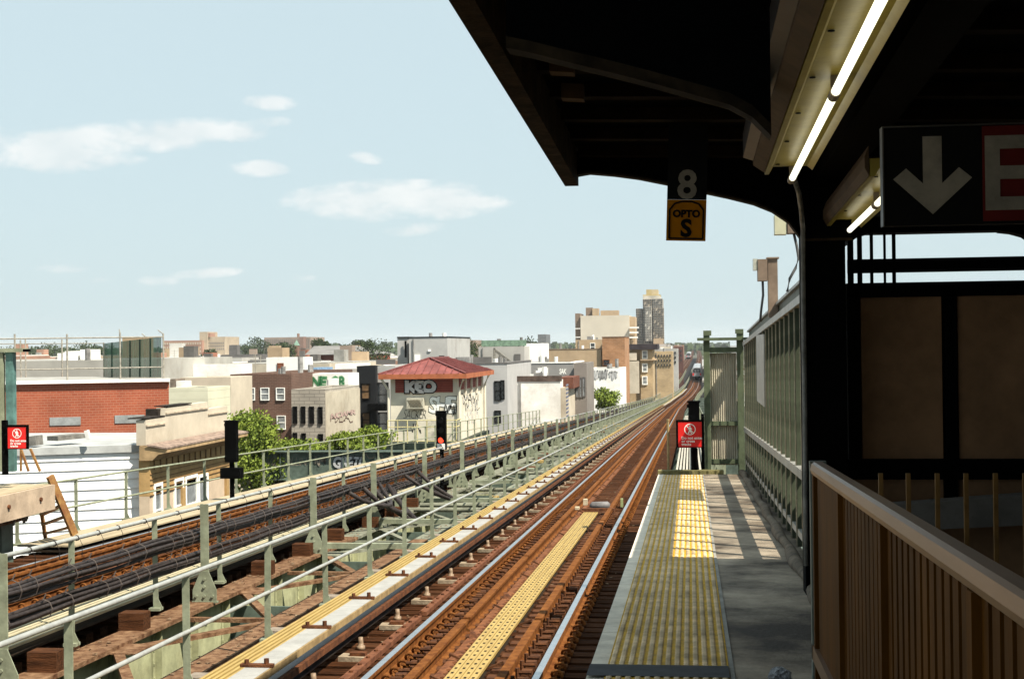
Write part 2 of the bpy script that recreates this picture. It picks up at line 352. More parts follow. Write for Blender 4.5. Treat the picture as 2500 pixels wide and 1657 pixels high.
for i in range(46):
    s0 = rng.uniform(30, 120); x0 = rng.uniform(-5.9, -4.5); p = P(x0, s0, -2.72); m = MB(); w_ = rng.uniform(.05, .16); m.box(p.x - w_, p.x + w_, s0 - .2, s0 + .2, p.z, p.z + rng.uniform(.04, .12))
    m.build('junction_box', (dusty_green, sage, rust_dark, yellow_plank)[i % 4], via)
# ================================================================ TRACKS
def rail_prof(x, z, w=.07, h=.15, foot=.14):
    return [(x - foot / 2, z - h), (x - foot / 2, z - h + .015), (x - .01, z - h + .03), (x - .01, z - .045), (x - w / 2, z - .035), (x - w / 2, z - .001), (x + w / 2, z - .001), (x + w / 2, z - .035), (x + .01, z - .045), (x + .01, z - h + .03), (x + foot / 2, z - h + .015), (x + foot / 2, z - h)]
def clip_mesh(flip):
    m = MB(); pts = []
    for k in range(8):
        a = math.pi * (-.15 + 1.3 * k / 7); pts.append((flip * (.035 + .052 * math.cos(a)), -.02 + .01 * k, .055 + .045 * math.sin(a)))
    m.tube(pts, .014, 6); m.box(-.05, .07, -.07, .07, -.012, .012); m.tube([(.03 * flip, -.04, 0), (.03 * flip, -.04, .06)], .014, 6)
    return m.mesh('rail_clip', rust, True)
CLIP = {1: clip_mesh(1), -1: clip_mesh(-1)}
def railway(label, rails, guards, s_end, tie_x, ztop, strip_x=None, detail=True, side=1):
    t = thing('railway_track', label, 'railway track', P(sum(rails) / 2, 0, -2.75))
    ss = SR(3, s_end)
    for x in rails:
        m = MB(); m.sweep(rail_prof(x, ztop), ss); r = m.build('running_rail', rust, t)
        m = MB(); m.rsweep(x - .032, x + .032, ztop - .0005, ztop + .002, ss); m.build('railhead', railtop, r)
    for x, s1 in guards:
        m = MB()
        if detail:
            s = 4.0
            while s < s1:            # lengths of guard rail with short gaps
                e = min(s + 5.8, s1); m.sweep(rail_prof(x, ztop + .012, .085, .16, .12), SR(s, e)); s = e + .13
        else: m.sweep(rail_prof(x, ztop + .01), SR(3, s1))
        m.build('guard_rail', rust, t)
    # timbers
    n = 0; s = 6.0; TM = {}
    far = MB(); rr = random.Random(11)
    for v in range(4):
        q = MB(); o = [rr.uniform(-.012, .012) for _ in range(6)]
        q.box(tie_x[0], tie_x[1], -.10 + o[0], .10 + o[1], -.2, 0)
        TM[v] = q.mesh('sleeper', [tie if v % 3 else tie2])
    while s < 300:
        x0, x1 = tie_x; z = ztop - .152 + rr.uniform(-.008, .006)
        if n < 100:
            link('sleeper', TM[rr.randrange(4)], t, P(rr.uniform(-.03, .03), s, z) - Vector(t.location), (0, 0, rr.uniform(-.006, .006)))
        else:
            p = P(0, s, z); q = p.x; far.box(q + x0, q + x1, s - .1, s + .1, p.z - .2, p.z)
        n += 1; s += .36 if detail else .45
    tag(far.build('sleeper', tie, t), kind='stuff')
    m = MB(); m.rsweep(tie_x[0] + .1, tie_x[1] - .1, ztop - .36, ztop - .30, SR(300, s_end)); m.rsweep(tie_x[0], tie_x[1], ztop - .30, ztop - .16, SR(300, s_end)); m.build('far_deck', tie, t)
    # clips along rails
    fs = MB(); n = 0
    lst = []
    s = 11.0
    while s < (75 if detail else 45):
        for x, fl in ((rails[0] - .0, 1), (rails[1], 1)):
            lst.append((s, x + .105 * fl, fl))
        s += .36
    for (s, x, fl) in lst:
        if n < 100: link('rail_clip', CLIP[fl], t, P(x, s, ztop - .135) - Vector(t.location)); n += 1
        else:
            p = P(x, s, ztop - .135); me = CLIP[fl]
            fs.add([p + v.co for v in me.vertices], [list(f.vertices) for f in me.polygons])
    tag(fs.build('rail_clip', rust, t, fix=False), kind='stuff')
    # lugs, bolts and blocking between running rail and guard rail
    m = MB(); s = 10.8
    while s < (110 if detail else 40):
        for (x, s1) in guards:
            if s > s1: continue
            near = min(rails, key=lambda r: abs(r - x)); sg = 1 if near > x else -1
            c = P(x + sg * .16, s, ztop - .10); m.box(c.x - .05, c.x + .05, s - .05, s + .05, c.z - .05, c.z + .03 + rr.uniform(-.02, .03))
            c = P(x + sg * .09, s + .18, ztop - .10); m.tube([c, c + Vector((0, 0, .09))], .022, 6)
            m.tube([c + Vector((.0, 0, .05)), c + Vector((sg * .13, .0, .05))], .018, 6)
            c = P(x - sg * .13, s, ztop - .148); m.box(c.x - .09, c.x + .07, s - .08, s + .08, c.z, c.z + .02); 
            if rr.random() < .18: m.bar(c + Vector((-sg * .16, 0, .01)), c + Vector((sg * .02, 0, .09)), .03, .02)
        s += .36
    tag(m.build('rail_fastening', mat('fastening_rust', (.15, .058, .022), .9, .3, 9, .5, col2=(.08, .032, .016), space='World'), t, fix=False), kind='stuff')
    if detail:
        m = MB(); m.rsweep(-2.44, -2.37, ztop - .15, ztop - .125, SR(8, 75)); s = 8.0
        while s < 60: c = P(-2.37, s, ztop - .14); m.add([(c.x, s, c.z), (c.x + .05, s + .03, c.z), (c.x, s + .12, c.z), (c.x, s, c.z + .02), (c.x + .05, s + .03, c.z + .02), (c.x, s + .12, c.z + .02)], [(0, 1, 2), (3, 5, 4), (0, 3, 4, 1), (1, 4, 5, 2)]); s += .18
        m.build('notched_plate', mat('plate_rust', (.30, .12, .05), .9, .3, 9, .5, col2=(.16, .06, .03), space='World'), t, fix=False)
        for q in range(14): c = P(-2.42, 9.5 + q * 2.9, ztop - .12); m = MB(); m.add([(c.x, c.y, c.z), (c.x + .14, c.y - .03, c.z - .02), (c.x + .05, c.y + .12, c.z + .04), (c.x, c.y + .1, c.z + .06)], [(0, 1, 2, 3), (3, 2, 1, 0)]); m.build('rail_brace', rust_dark, t, fix=False)
    if strip_x:
        m = MB(); s = 8.0
        while s < 140: m.rsweep(strip_x - .045, strip_x + .045, ztop - .148, ztop - .095, SR(s, s + 8.6)); s += 8.9
        sb = m.build('bolted_strip', mat('strip_rust', (.27, .11, .055), .9, .3, 9, .5, col2=(.15, .055, .028), space='World'), t)
        m = MB(); s = 8.2
        while s < 60: c = P(strip_x, s, ztop - .095); m.tube([c, c + Vector((0, 0, .018))], .022, 6); s += .36
        tag(m.build('bolt', rust_dark, sb, fix=False), kind='stuff')
    return t
T1 = railway('rusty near track beside the tactile platform edge, yellow planks between its rails', (-2.93, -1.40), ((-2.53, 900), (-1.715, 330)), 1400, (-4.02, -.66), -2.6, -3.23)
T2 = railway('far left track behind the black cable bundles and green handrail', (-9.9, -8.4), ((-9.55, 300), (-8.75, 300)), 1400, (-11.2, -6.8), -2.6, None, False)
m = MB(); n = 0; s = 12.2                              # pale wooden packing blocks along the third rail
bk = thing('packing_blocks', 'row of pale timber packing blocks on the sleepers beside the white third rail cover', 'blocks', P(-3.3, 12, -2.75))
BM = MB(); BM.box(-.17, .17, -.09, .09, 0, .05); BM.box(-.06, .1, -.05, .05, .05, .085, 1); BMm = BM.mesh('block', [mat('pale_timber', (.42, .33, .23), .9, .2, 10, .3), rust_dark])
while s < 100: link('block', BMm, bk, P(-3.38, s, -2.748) - Vector(bk.location), (0, 0, random.uniform(-.1, .1))); s += 1.9
tm = thing('track_machine', 'grey drum shaped trackside machine lying at the end of the short yellow planks', 'track machine', at(1465, 1240, 30.6))
m = MB(); m.tube([at(1441, 1236, 30.5), at(1446, 1234, 30.5), at(1484, 1233, 30.5), at(1489, 1234, 30.5)], [.04, .085, .085, .04], 12); m.build('drum', mat('machine_grey', (.20, .19, .19), .5, .2, 6), tm, True)
m = MB(); m.bar(at(1420, 1243, 30.3), at(1500, 1243, 30.3), .12, .05); m.build('base_plate', rust_dark, tm)
for u0, u1, v0, v1, Y_, nm, lb in ((1424, 1434, 1218, 1232, 31.2, mat('cream_block', (.62, .52, .36), .7), 'cream painted block on the end of the left guard rail'), (1515, 1521, 1217, 1237, 31.0, mat('lime_marker', (.40, .44, .20), .7), 'small yellow green marker plate beside the right rail'), (1404, 1414, 1237, 1243, 29.6, mat('cream_block', (.62, .52, .36), .7), 'flat cream tip on the guard rail before the grey drum')):
    a = at(u0, v0, Y_); b = at(u1, v1, Y_); m = MB(); m.box(a.x, b.x, Y_ - .05, Y_ + .12, b.z, a.z); tag(m.build('track_marker', nm), lb, 'marker')
# ---- planks
def planks(label, x0, x1, n, z, s0, s1, material, name='walkway_planks', slots=False, cross=True, gap=.35):
    t = thing(name, label, 'walkway', P((x0 + x1) / 2, s0, z)); w = (x1 - x0) / n
    for k in range(n):
        m = MB(); a = x0 + k * w; b = a + w * (1 - gap); 
        m.rsweep(a, b, z - .03, z, SR(s0, s1)); m.build('plank', material, t)
    m = MB(); m.rsweep(x0 + .01, x1 - w * gap - .01, z - .12, z - .09, SR(s0, s1))
    if cross:
        m.build('tray', mat('plank_gap', (.03, .02, .012), .9, .2, 5, space='World'), t)
    if slots:
        h = MB(); s = s0 + .2
        while s < min(s1, 45):
            for k in range(n):
                c = P(x0 + (k + .5) * w - w * gap / 2, s, z); h.box(c.x - .012, c.x + .012, s - .03, s + .03, c.z, c.z + .002)
            s += .22
        tag(h.build('slot', black_paint, t, fix=False), kind='stuff')
    return t
planks('yellow five bar plank walkway beside the white third rail cover', -4.20, -3.92, 5, -2.47, 5, 330, yellow_plank, gap=.46)
planks('short run of slotted yellow planks lying between the rails of the near track', -2.27, -1.96, 4, -2.66, 5, 30.2, yellow_plank, slots=True, gap=.14)
planks('cream bar walkway beside the far track, in front of the cable bundles', -7.28, -6.62, 9, -2.50, 5, 330, cream_plank, gap=.42)
planks('tan board walkway on the outer side of the far track', -11.35, -10.3, 4, -2.60, 22.9, 330, tan_board, gap=.04)
m = MB(); s = 6.2                                    # tie ends carrying the middle walkways
tb = thing('timber_outriggers', 'row of square timber ends sticking out below the cream bar walkway', 'timbers', P(-6.3, 6, -2.7))
TE = MB(); TE.box(-.2, .10, -.11, .11, -.20, 0); TEm = TE.mesh('timber_end', tie2); n = 0
while s < 34: link('timber_end', TEm, tb, P(-6.3 - .06 * (n % 3), s, -2.56) - Vector(tb.location)); s += 2.4; n += 1
tb2 = thing('timber_outriggers', 'row of greyish timber ends below the yellow bar walkway', 'timbers', P(-4.3, 6, -2.7))
TE = MB(); TE.box(-.16, .1, -.10, .10, -.16, 0); TEm = TE.mesh('timber_end', mat('grey_timber', (.30, .25, .20), .9, .2, 8, .4)); s = 7.4
while s < 110: link('timber_end', TEm, tb2, P(-4.28, s, -2.53) - Vector(tb2.location)); s += 2.4
# ---- third rails
def third_rail(label, x, board, s1):
    t = thing('third_rail', label, 'third rail', P(x, 5, -2.75))
    m = MB(); m.sweep(rail_prof(x, -2.50, .09, .14, .14), SR(4, s1)); m.build('conductor_rail', mat('dark_conductor', (.10, .10, .12), .4, .2, 5, metal=.5, space='World'), t)
    m = MB(); s = 4.0
    while s < s1:
        e = min(s + 4.75, s1); m.rsweep(board[0], board[1], -2.35, -2.31, SR(s, e)); s = e + .02
    m.build('cover_board', white_board if x > -5 else rust_dark, t)
    if x > -5: m = MB(); m.rsweep(board[1] + .002, board[1] + .02, -2.375, -2.312, SR(4, s1)); m.build('board_lip', mat('tan_lip', (.36, .25, .12), .8, .2, 6, space='World'), t)
    m = MB(); m.rsweep(board[1] - .02, board[1] + .02, -2.52, -2.46, SR(4, s1)); m.build('steel_angle', rust_dark, t)
    I = MB(); I.tube([(0, 0, 0), (0, 0, .04), (0, 0, .042), (0, 0, .08), (0, 0, .13)], [.05, .045, .03, .028, .024], 10); Im = I.mesh('insulator', porcelain, True)
    B = MB(); B.box(-.15, .13, -.03, .03, 0, .025); B.tube([(-.1, 0, .02), (-.1, 0, .06)], .02, 6); B.tube([(.07, 0, .02), (.07, 0, .07)], .022, 6); Bm = B.mesh('bracket', rust_dark)
    s = 10.9; n = 0
    while s < min(s1, 200) and n < 95:
        link('insulator', Im, t, P(x + .14, s, -2.75) - Vector(t.location)); link('bracket', Bm, t, P((board[0] + board[1]) / 2, s + .6, -2.308) - Vector(t.location)); s += 1.9; n += 1
    return t
third_rail('third rail under a weathered white cover board beside the near track', -3.62, (-3.70, -3.49), 330)
third_rail('third rail and cover board half hidden by cable bundles beside the far track', -7.6, (-7.7, -7.48), 330)
# ================================================================ HANDRAILS ALONG THE LINE
def post_mesh(h, w=.065, d=.045):
    m = MB(); m.box(-w / 2, w / 2, -.006, .006, 0, h); m.box(-w / 2, -w / 2 + .008, -.0, d, 0, h); m.box(-.07, .07, -.06, .06, -.02, .015)
    m.prism([(w / 2, .0), (w / 2 + .06, .0), (w / 2, .12)], 'y', -.005, .005); return m.mesh('post', sage)
def handrail(label, x, zb, zt, zl, s0, s1, r=.021, sp=2.4, material=galv, far_to=None, lower=True, post=None, wav=0):
    t = thing('handrail', label, 'railing', P(x, s0, zb)); pm = post_mesh(zt - zb - .005); n = 0; s = s0
    far = MB()
    while s < s1:
        p = P(x, s, zb)
        if n < 100: link('post', pm, t, p - Vector(t.location), (0, random.uniform(-.012, .012), 0))
        else: far.box(p.x - .03, p.x + .03, s - .02, s + .02, p.z, p.z + (zt - zb))
        n += 1; s += sp
    if far.f: tag(far.build('post', sage, t), kind='stuff')
    for z in ((zt, zl) if lower else (zt,)):
        m = MB(); ss = [s0 - 8] if s0 < 16 else [s0]
        q = ss[0]
        while q < s1: q += 1.2 if q < 60 else 6; ss.append(min(q, s1))
        m.tube([P(x + .02, q, z) + Vector((0, 0, random.uniform(-.006, .006) if wav else 0)) for q in ss], r, 8); m.build('rail', material, t, True, fix=False)
    return t
handrail('long two rail galvanised handrail on green posts between the tracks', -4.42, -2.62, -1.62, -2.12, 14.47 - 7.2, 560)
handrail('green posted pipe rail on the inner side of the far track, hung with cables', -6.54, -2.68, -1.57, -2.12, 14.4 - 7.2, 540, r=.024, lower=False)
handrail('outer two rail green handrail beyond the far track in front of the white siding wall', -11.6, -2.65, -1.67, -2.18, 23.4, 560, material=sage, r=.02)
# pipe ties on the middle rail
m = MB(); s = 8.0
wt = thing('wire_ties', 'dark wire loops tied along the pipe rail above the cables', 'wire', P(-6.32, 8, -1.55))
while s < 60:
    c = P(-6.52, s, -1.57); pts = []
    for k in range(8): a = k / 7 * 2 * math.pi; pts.append(c + Vector((.028 * math.cos(a), .01 * k / 7, .028 * math.sin(a))))
    m.tube(pts, .006, 5); m.tube([c + Vector((.03, 0, 0)), c + Vector((.05, .03, -.07)), c + Vector((.03, .07, -.13 - random.random() * .08))], .004, 4)
    s += random.choice((.55, .8, 1.1))
tag(m.build('loop', cable, wt, fix=False), kind='stuff')
# gusset posts
gp = thing('gusset_post', 'tall sage green steel post with a bolted gusset foot, nearest the frame edge', 'post', P(-6.05, 12.9, -2.76))
def gusset_parts(t):
    m = MB(); m.box(-.055, .055, -.008, .008, .15, 1.27); m.box(-.055, -.045, 0, .07, .15, 1.27); m.build('shaft', sage).parent = t
    m = MB(); m.prism([(-.16, 0), (.16, 0), (.16, .16), (.055, .40), (-.055, .40), (-.16, .16)], 'y', -.024, -.010); m.box(-.17, .17, -.03, .03, -.01, .012)
    gpl = m.build('gusset_plate', sage); gpl.parent = t
    m = MB()
    for (a, b) in ((-.11, .08), (0, .08), (.11, .08), (0, .20), (0, .30)): m.tube([(a, -.025, b), (a, -.045, b)], .019, 6)
    m.build('bolts', sage).parent = gpl
gusset_parts(gp)
GL = {0: gp}
gs = [12.4, 17.9, 23.3, 27.9, 33.4, 39.0, 44.4, 50.3, 56.3, 61.9, 67.5, 74, 80, 87] + [93.5 + 6.5 * k for k in range(22)]
ordn = ['nearest', 'second', 'third', 'fourth', 'fifth', 'sixth', 'seventh', 'eighth', 'ninth', 'tenth']
gp.location = P(-6.3, gs[0], -2.76)
for i, s in enumerate(gs):
    o = gp if i == 0 else copy_tree(gp); o.location = P(-6.3, s, -2.76); o['group'] = 'gusset footed posts between the tracks'
    o['label'] = ('%s of the gusset footed green posts from the camera' % ordn[i]) if i < 10 else 'green gusset footed post far down the line between the tracks'
# cable bundles
def bundle(label, x, z, n, s0, s1, r=.026, seed=1):
    t = thing('cable_bundle', label, 'cables', P(x, s0, z)); rr = random.Random(seed); ss = SR(s0, s1, 1.2)
    for k in range(n):
        ox = rr.uniform(-.02, .06) + .05 * (k % 2); oz = -k * r * .95; ph = rr.uniform(0, 6)
        m = MB(); m.tube([P(x + ox + .012 * math.sin(q * 1.1 + ph), q, z + oz - .02 * abs(math.sin(q * math.pi / 2.4)) + .012 * math.sin(q * .8 + ph)) for q in ss], r, 6)
        m.build('cable', cable, t, True, fix=False)
    m = MB(); s = s0
    while s < 70:
        c = P(x + .05, s, z - r * .95 * (n - 1) / 2); h = r * .95 * n / 2 + .02; pts = []
        for k in range(9): a = k / 8 * 2 * math.pi; pts.append(c + Vector((.1 * math.cos(a), 0, h * 1.1 * math.sin(a))))
        m.tube(pts, .006, 4); m.tube([c + Vector((0, 0, h)), c + Vector((.02, .02, h + .06)), c + Vector((0, .05, h + .04))], .008, 4); s += rr.choice((.35, .5, .9))
    tag(m.build('lashing', mat('lashing_wire', (.10, .08, .07), .6, .2, 6), t, fix=False), kind='stuff')
bundle('thick upper bundle of black cables lashed along the pipe rail posts', -6.50, -1.84, 8, 7, 240, r=.021, seed=4)
bundle('lower bundle of black cables under the thick upper one', -6.50, -2.12, 7, 7, 240, r=.021, seed=9)
# loose loops of cable in the middle near the signal
lp = thing('cable_loops', 'tangle of drooping black cable loops below the red signal', 'cables', P(-6, 36, -2))
for k in range(5):
    s0 = (26.2, 27.4, 28.1, 31.5, 33.0)[k]; m = MB(); pts = []
    for q in range(10):
        a = q / 9; pts.append(P(-6.4 + (.5 + .12 * k) * math.sin(a * math.pi), s0 + (2.6 - .3 * k) * a, -1.95 - (.35 + .1 * (k * 2 % 5)) * math.sin(a * math.pi) ** .7 - .1 * a * k))
    m.tube(pts, .042 + .006 * (k % 3), 7); m.build('cable_loop', cable, lp, True)
# ================================================================ SIGNALS
def signal(label, loc, h_mast, back=False, head=(.25, 1.0, .2), lit=None, plate=True):
    t = thing('railway_signal', label, 'signal', loc)
    m = MB(); m.tube([(0, 0, 0), (0, 0, h_mast)], .055, 10); m.box(-.12, .12, -.1, .1, 0, .05); m.build('mast', black_steel).parent = t
    w, h, d = head; m = MB(); m.box(-w / 2, w / 2, -d / 2, d / 2, h_mast, h_mast + h); m.box(-w / 2 - .02, w / 2 + .02, -d / 2 - .01, d / 2 + .01, h_mast + h, h_mast + h + .03)
    for zz in (.06, h - .1): m.box(-w / 2 - .03, -w / 2, -.05, .05, h_mast + zz, h_mast + zz + .06)
    hd = m.build('signal_head', black_steel); hd.parent = t
    if not back:
        for i in range(3):
            zc = h_mast + h * (.78 - .26 * i); m = MB(); r = w * .33
            pts_o = []
            for k in range(13): a = math.pi * k / 12; pts_o.append((r * math.cos(a), r * math.sin(a)))
            for k in range(12):
                (x1, z1), (x2, z2) = pts_o[k], pts_o[k + 1]; m.quad((x1, -d / 2, zc + z1), (x2, -d / 2, zc + z2), (x2, -d / 2 - .14, zc + z2), (x1, -d / 2 - .14, zc + z1)); m.quad((x1 * .93, -d / 2, zc + z1 * .93), (x2 * .93, -d / 2, zc + z2 * .93), (x2 * .93, -d / 2 - .14, zc + z2 * .93), (x1 * .93, -d / 2 - .14, zc + z1 * .93))
            m.build('visor', black_steel, None, fix=False).parent = hd
            m = MB(); m.tube([(0, -d / 2 - .002, zc), (0, -d / 2 - .02, zc)], r * .9, 16)
            on = (i == lit); m.build('lens', mat('red_lens_lit', (.6, .02, .01), .3, 0, 1, emis=(1, .05, .02, 1.6)) if on else mat('dark_lens', (.03, .03, .03), .2, 0, 1)).parent = hd
        if plate:
            m = MB(); m.box(-w * .42, w * .42, -d / 2 - .02, -d / 2 - .004, h_mast + .02, h_mast + .17); pl = m.build('number_plate', white_wall); pl.parent = t
            o = link('lettering', text_mesh('9', .13, black_paint)); o.parent = pl; o.location = (0, -d / 2 - .022, h_mast + .05); o.rotation_euler = (R(90), 0, 0)
    return t
sg = signal('three lamp railway signal showing red in front of the red roofed hut', P(-6.55, 37.2, -2.75), 1.12, lit=2)
signal('black backless signal mast standing in front of the orange brick facade', P(-10.75, 32.5, -2.65), .95, True, (.27, .95, .2), plate=False)
bx = MB(); q = P(-10.75, 32.5, -1.98); bx.box(q.x - .24, q.x + .24, 32.35, 32.65, q.z - .1, q.z + .14); tag(bx.build('relay_box', black_steel), 'black relay box clamped round the mast by the orange facade', 'box')
signal('small dark signal mast far along the outer handrail', P(-10.95, 215, -2.65), 1.0, True, (.3, 1.6, .3))
signal('black signal head behind the red track warning sign at the platform end', P(.07, 27.6, -2.6), 1.62, True, (.21, .66, .2))
# ================================================================ PLATFORM
PE = 24.3
m = MB(); m.rsweep(-.457, 1.0, -1.78, -1.502, SR(-6, PE)); m.rsweep(1.0, 6, -1.78, -1.502, SR(9.2, 10.9))
m.rsweep(1.0, 6, -1.78, -1.502, SR(-6, 2.0))
tag(m.build('platform', conc), kind='structure')
m = MB(); s = -6.0
while s < PE: e = min(s + 2.1, PE); m.rsweep(-.55, -.459, -1.85, -1.50, SR(s, e - .012)); s = e
tag(m.build('platform_edge', edge_conc), 'pale concrete platform edge strip beside the near track', 'platform edge')
tp = thing('tactile_strip', 'worn yellow tactile paving strip along the platform edge', 'tactile paving', P(-.1, 5, -1.5))
m = MB(); m.rsweep(-.456, .186, -1.5015, -1.492, SR(-2, PE - .3)); m.build('paving', tact_y, tp)
m = MB(); s = 5.2; W0 = .642 / 13
while s < PE - .35:
    for k in range(13):
        c = P(-.456 + (k + .5) * W0, s, -1.492); r0, r1 = .0185, .013
        vs = [(c.x + r0 * math.cos(a), s + r0 * math.sin(a), c.z) for a in [i * math.pi / 3 for i in range(6)]] + [(c.x + r1 * math.cos(a), s + r1 * math.sin(a), c.z + .006) for a in [i * math.pi / 3 for i in range(6)]]
        m.add(vs, [(6, 7, 8, 9, 10, 11)] + [(i, (i + 1) % 6, 6 + (i + 1) % 6, 6 + i) for i in range(6)])
    s += .046
tag(m.build('dome', tact_g, tp, fix=False), kind='stuff')
m = MB(); m.rsweep(.188, .212, -1.50, -1.494, SR(3, PE - .3)); m.build('border', mat('pale_grout', (.4, .38, .34), .8), tp)
m = MB(); m.rsweep(-.549, .184, -1.4855, -1.4845, SR(7.32, 7.62)); tag(m.build('floor_band', mat('dark_floor_band', (.045, .045, .05), .7, .3, 8)), 'dark blue band across the tactile strip at the bottom of the view', 'floor stripe')  # thin dark sheet laid across the tactile paving and the edge strip
m = MB(); m.rsweep(-.56, .55, -1.62, -1.44, SR(PE, PE + .35)); tag(m.build('end_board', mat('mossy_board', (.33, .28, .12), .9, .35, 12, .4, col2=(.16, .15, .06))), 'mossy ochre end board closing the platform', 'board')
m = MB(); ss = SR(4, PE, .5); m.tube([P(.86 + .012 * math.sin(q * 3), q, -1.47) for q in ss], [.05 + .012 * math.sin(q * 2.7) for q in ss], 10); tag(m.build('rolled_kerb', mat('kerb_mortar', (.20, .16, .12), .9, .3, 5, .5, stain=.5, space='World'), None, True, fix=False), 'lumpy rolled concrete kerb at the foot of the fence', 'kerb')
# catwalk beyond the platform end
planks('grey slatted catwalk beyond the end of the near platform', -.42, .42, 9, -2.35, PE + .4, 120, mat('grey_slats', (.52, .48, .40), .8, .12, 6, .1, space='World'), name='catwalk', gap=.4)
cp = thing('end_post', 'slim ochre post standing at the track side corner of the platform end', 'post', at(1632, 1148, PE + .3))
m = MB(); m.tube([(0, 0, -.3), (0, 0, .85)], .022, 8); m.build('shaft', mat('ochre_paint', (.38, .28, .14), .7, .2, 6)).parent = cp
m = MB(); m.tube([(0, 0, .85), (0, 0, .88)], .028, 8); m.build('cap', mat('ochre_paint', (.38, .28, .14), .7)).parent = cp
handrail('green handrail on the right edge of the catwalk past the platform end', .60, -2.4, -1.35, -1.9, PE + 2.0, 330, material=sage)
# ---- warning signs
def warning_sign(label, c, w, h, posts):
    t = thing('warning_sign', label, 'sign', c)
    m = MB(); m.box(-w / 2, w / 2, -.008, .008, -h / 2, h / 2); b = m.build('sign_panel', red_sign); b.parent = t
    m = MB(); f = .035
    for (a0, a1, b0, b1) in ((-w / 2 - f, w / 2 + f, h / 2, h / 2 + f), (-w / 2 - f, w / 2 + f, -h / 2 - .012, -h / 2), (-w / 2 - f, -w / 2, -h / 2, h / 2), (w / 2, w / 2 + f, -h / 2, h / 2)): m.box(a0, a1, -.014, .02, b0, b1)
    m.build('frame', black_steel).parent = t
    k = h / .47
    sz = .073 * k
    for i, ln in enumerate(('Do not enter', 'or cross', 'tracks')):
        o = link('lettering', text_mesh(ln, sz, white_paint, .001, .0012, 'LEFT')); o.parent = b; o.location = (-w / 2 + .06 * k, -.012, -h / 2 + (.145 - i * .058) * k); o.rotation_euler = (R(90), 0, 0); 
    # pictogram: ring, slash and walking figure
    m = MB(); cz = h * .2; r = h * .225; n = 28
    for i in range(n):
        a, b2 = 2 * math.pi * i / n, 2 * math.pi * (i + 1) / n; ro, ri = r, r * .87
        m.quad((ro * math.cos(a), -.0105, cz + ro * math.sin(a)), (ro * math.cos(b2), -.0105, cz + ro * math.sin(b2)), (ri * math.cos(b2), -.0105, cz + ri * math.sin(b2)), (ri * math.cos(a), -.0105, cz + ri * math.sin(a)))
    def seg(a, b2, w1, yy): 
        a = Vector((a[0] * r, yy, cz + a[1] * r)); b2 = Vector((b2[0] * r, yy, cz + b2[1] * r)); d = (b2 - a).normalized(); q = Vector((-d.z, 0, d.x)) * w1 * r
        m.quad(a - q, b2 - q, b2 + q, a + q)
    seg((-.66, .66), (.66, -.66), .06, -.0125)
    seg((0, .42), (0, -.12), .17, -.0112); seg((0, -.05), (-.28, -.72), .085, -.0114); seg((0, -.05), (.28, -.72), .085, -.0116); seg((-.1, .35), (-.36, -.05), .06, -.0118); seg((.1, .35), (.36, -.05), .06, -.0119)
    for i in range(10):
        a, b2 = 2 * math.pi * i / 10, 2 * math.pi * (i + 1) / 10; m.add([(0, -.0113, cz + .6 * r), (.13 * r * math.cos(a), -.0113, cz + .6 * r + .13 * r * math.sin(a)), (.13 * r * math.cos(b2), -.0113, cz + .6 * r + .13 * r * math.sin(b2))], [(0, 1, 2)])
    m.build('pictogram', white_paint, None, fix=False).parent = b
    for (px, z0, z1, pw) in posts:
        m = MB(); m.box(px - pw / 2, px + pw / 2, .022, .08, z0, z1); m.build('support', black_steel).parent = t
    return t
c = at(1684.5, 1060, PE + .2)
warning_sign('red no entry track warning sign at the end of the near platform', c, .40, .43, [(.07, -.62, -.24, .12)])
c = at(42, 1068, 21.8)
warning_sign('red no entry track warning sign at the end of the opposite platform', c, .315, .345, [(-.235, -.60, .28, .085)])
# end screen of the platform with corrugated panel
es = thing('end_screen', 'green framed corrugated windscreen closing the right half of the platform end', 'windscreen', P(.68, 25.6, -1.5))
Y0 = 25.6
def at2(u, v): p = at(u, v, Y0); return p.x, p.z
fr = MB()
(xl, zt) = at2(1724, 822); (xr, zb) = at2(1812, 1150)
fr.box(xl - .05, xl + .06, Y0 - .08, Y0 + .08, zb - .2, zt + .02); fr.box(xr - .07, xr + .05, Y0 - .08, Y0 + .08, zb - .2, zt + .05)
for (v0, v1) in ((825, 831), (848, 860), (1028, 1038), (1120, 1131)):
    fr.box(xl + .062, xr - .072, Y0 - .06, Y0 + .03, at2(1760, v1)[1], at2(1760, v0)[1])
fr.box(xl - .16, xr + .14, Y0 - .16, Y0 + .16, at2(1760, 831)[1], at2(1760, 824)[1]); fr.box(xl - .05, xl + .09, Y0 - .1, Y0 + .1, zt + .02, zt + .11); fr.box(xr - .09, xr + .05, Y0 - .1, Y0 + .1, zt + .05, zt + .13)
e1 = fr.build('frame', mat('frame_green', (.12, .145, .085), .55, .2, 6, .1), es)
cg = MB(); n = 60; x0, x1 = xl + .065, xr - .075
for i in range(n):
    a = x0 + (x1 - x0) * i / n; b = x0 + (x1 - x0) * (i + 1) / n; ya = Y0 + .05 + .014 * math.sin(i * .63 * 2); yb = Y0 + .05 + .014 * math.sin((i + 1) * .63 * 2)
    cg.quad((a, ya, at2(1760, 1135)[1]), (b, yb, at2(1760, 1135)[1]), (b, yb, at2(1760, 862)[1]), (a, ya, at2(1760, 862)[1]))
cg.build('corrugated_sheet', mat('cream_sheet', (.66, .60, .47), .6, .1, 4, stain=.15), es, fix=False)
dp = MB(); dp.box(xl - .11, xl - .055, Y0 - .1, Y0 + .1, zb - .5, at2(1760, 1010)[1]); dp.build('dark_upright', black_steel, es)
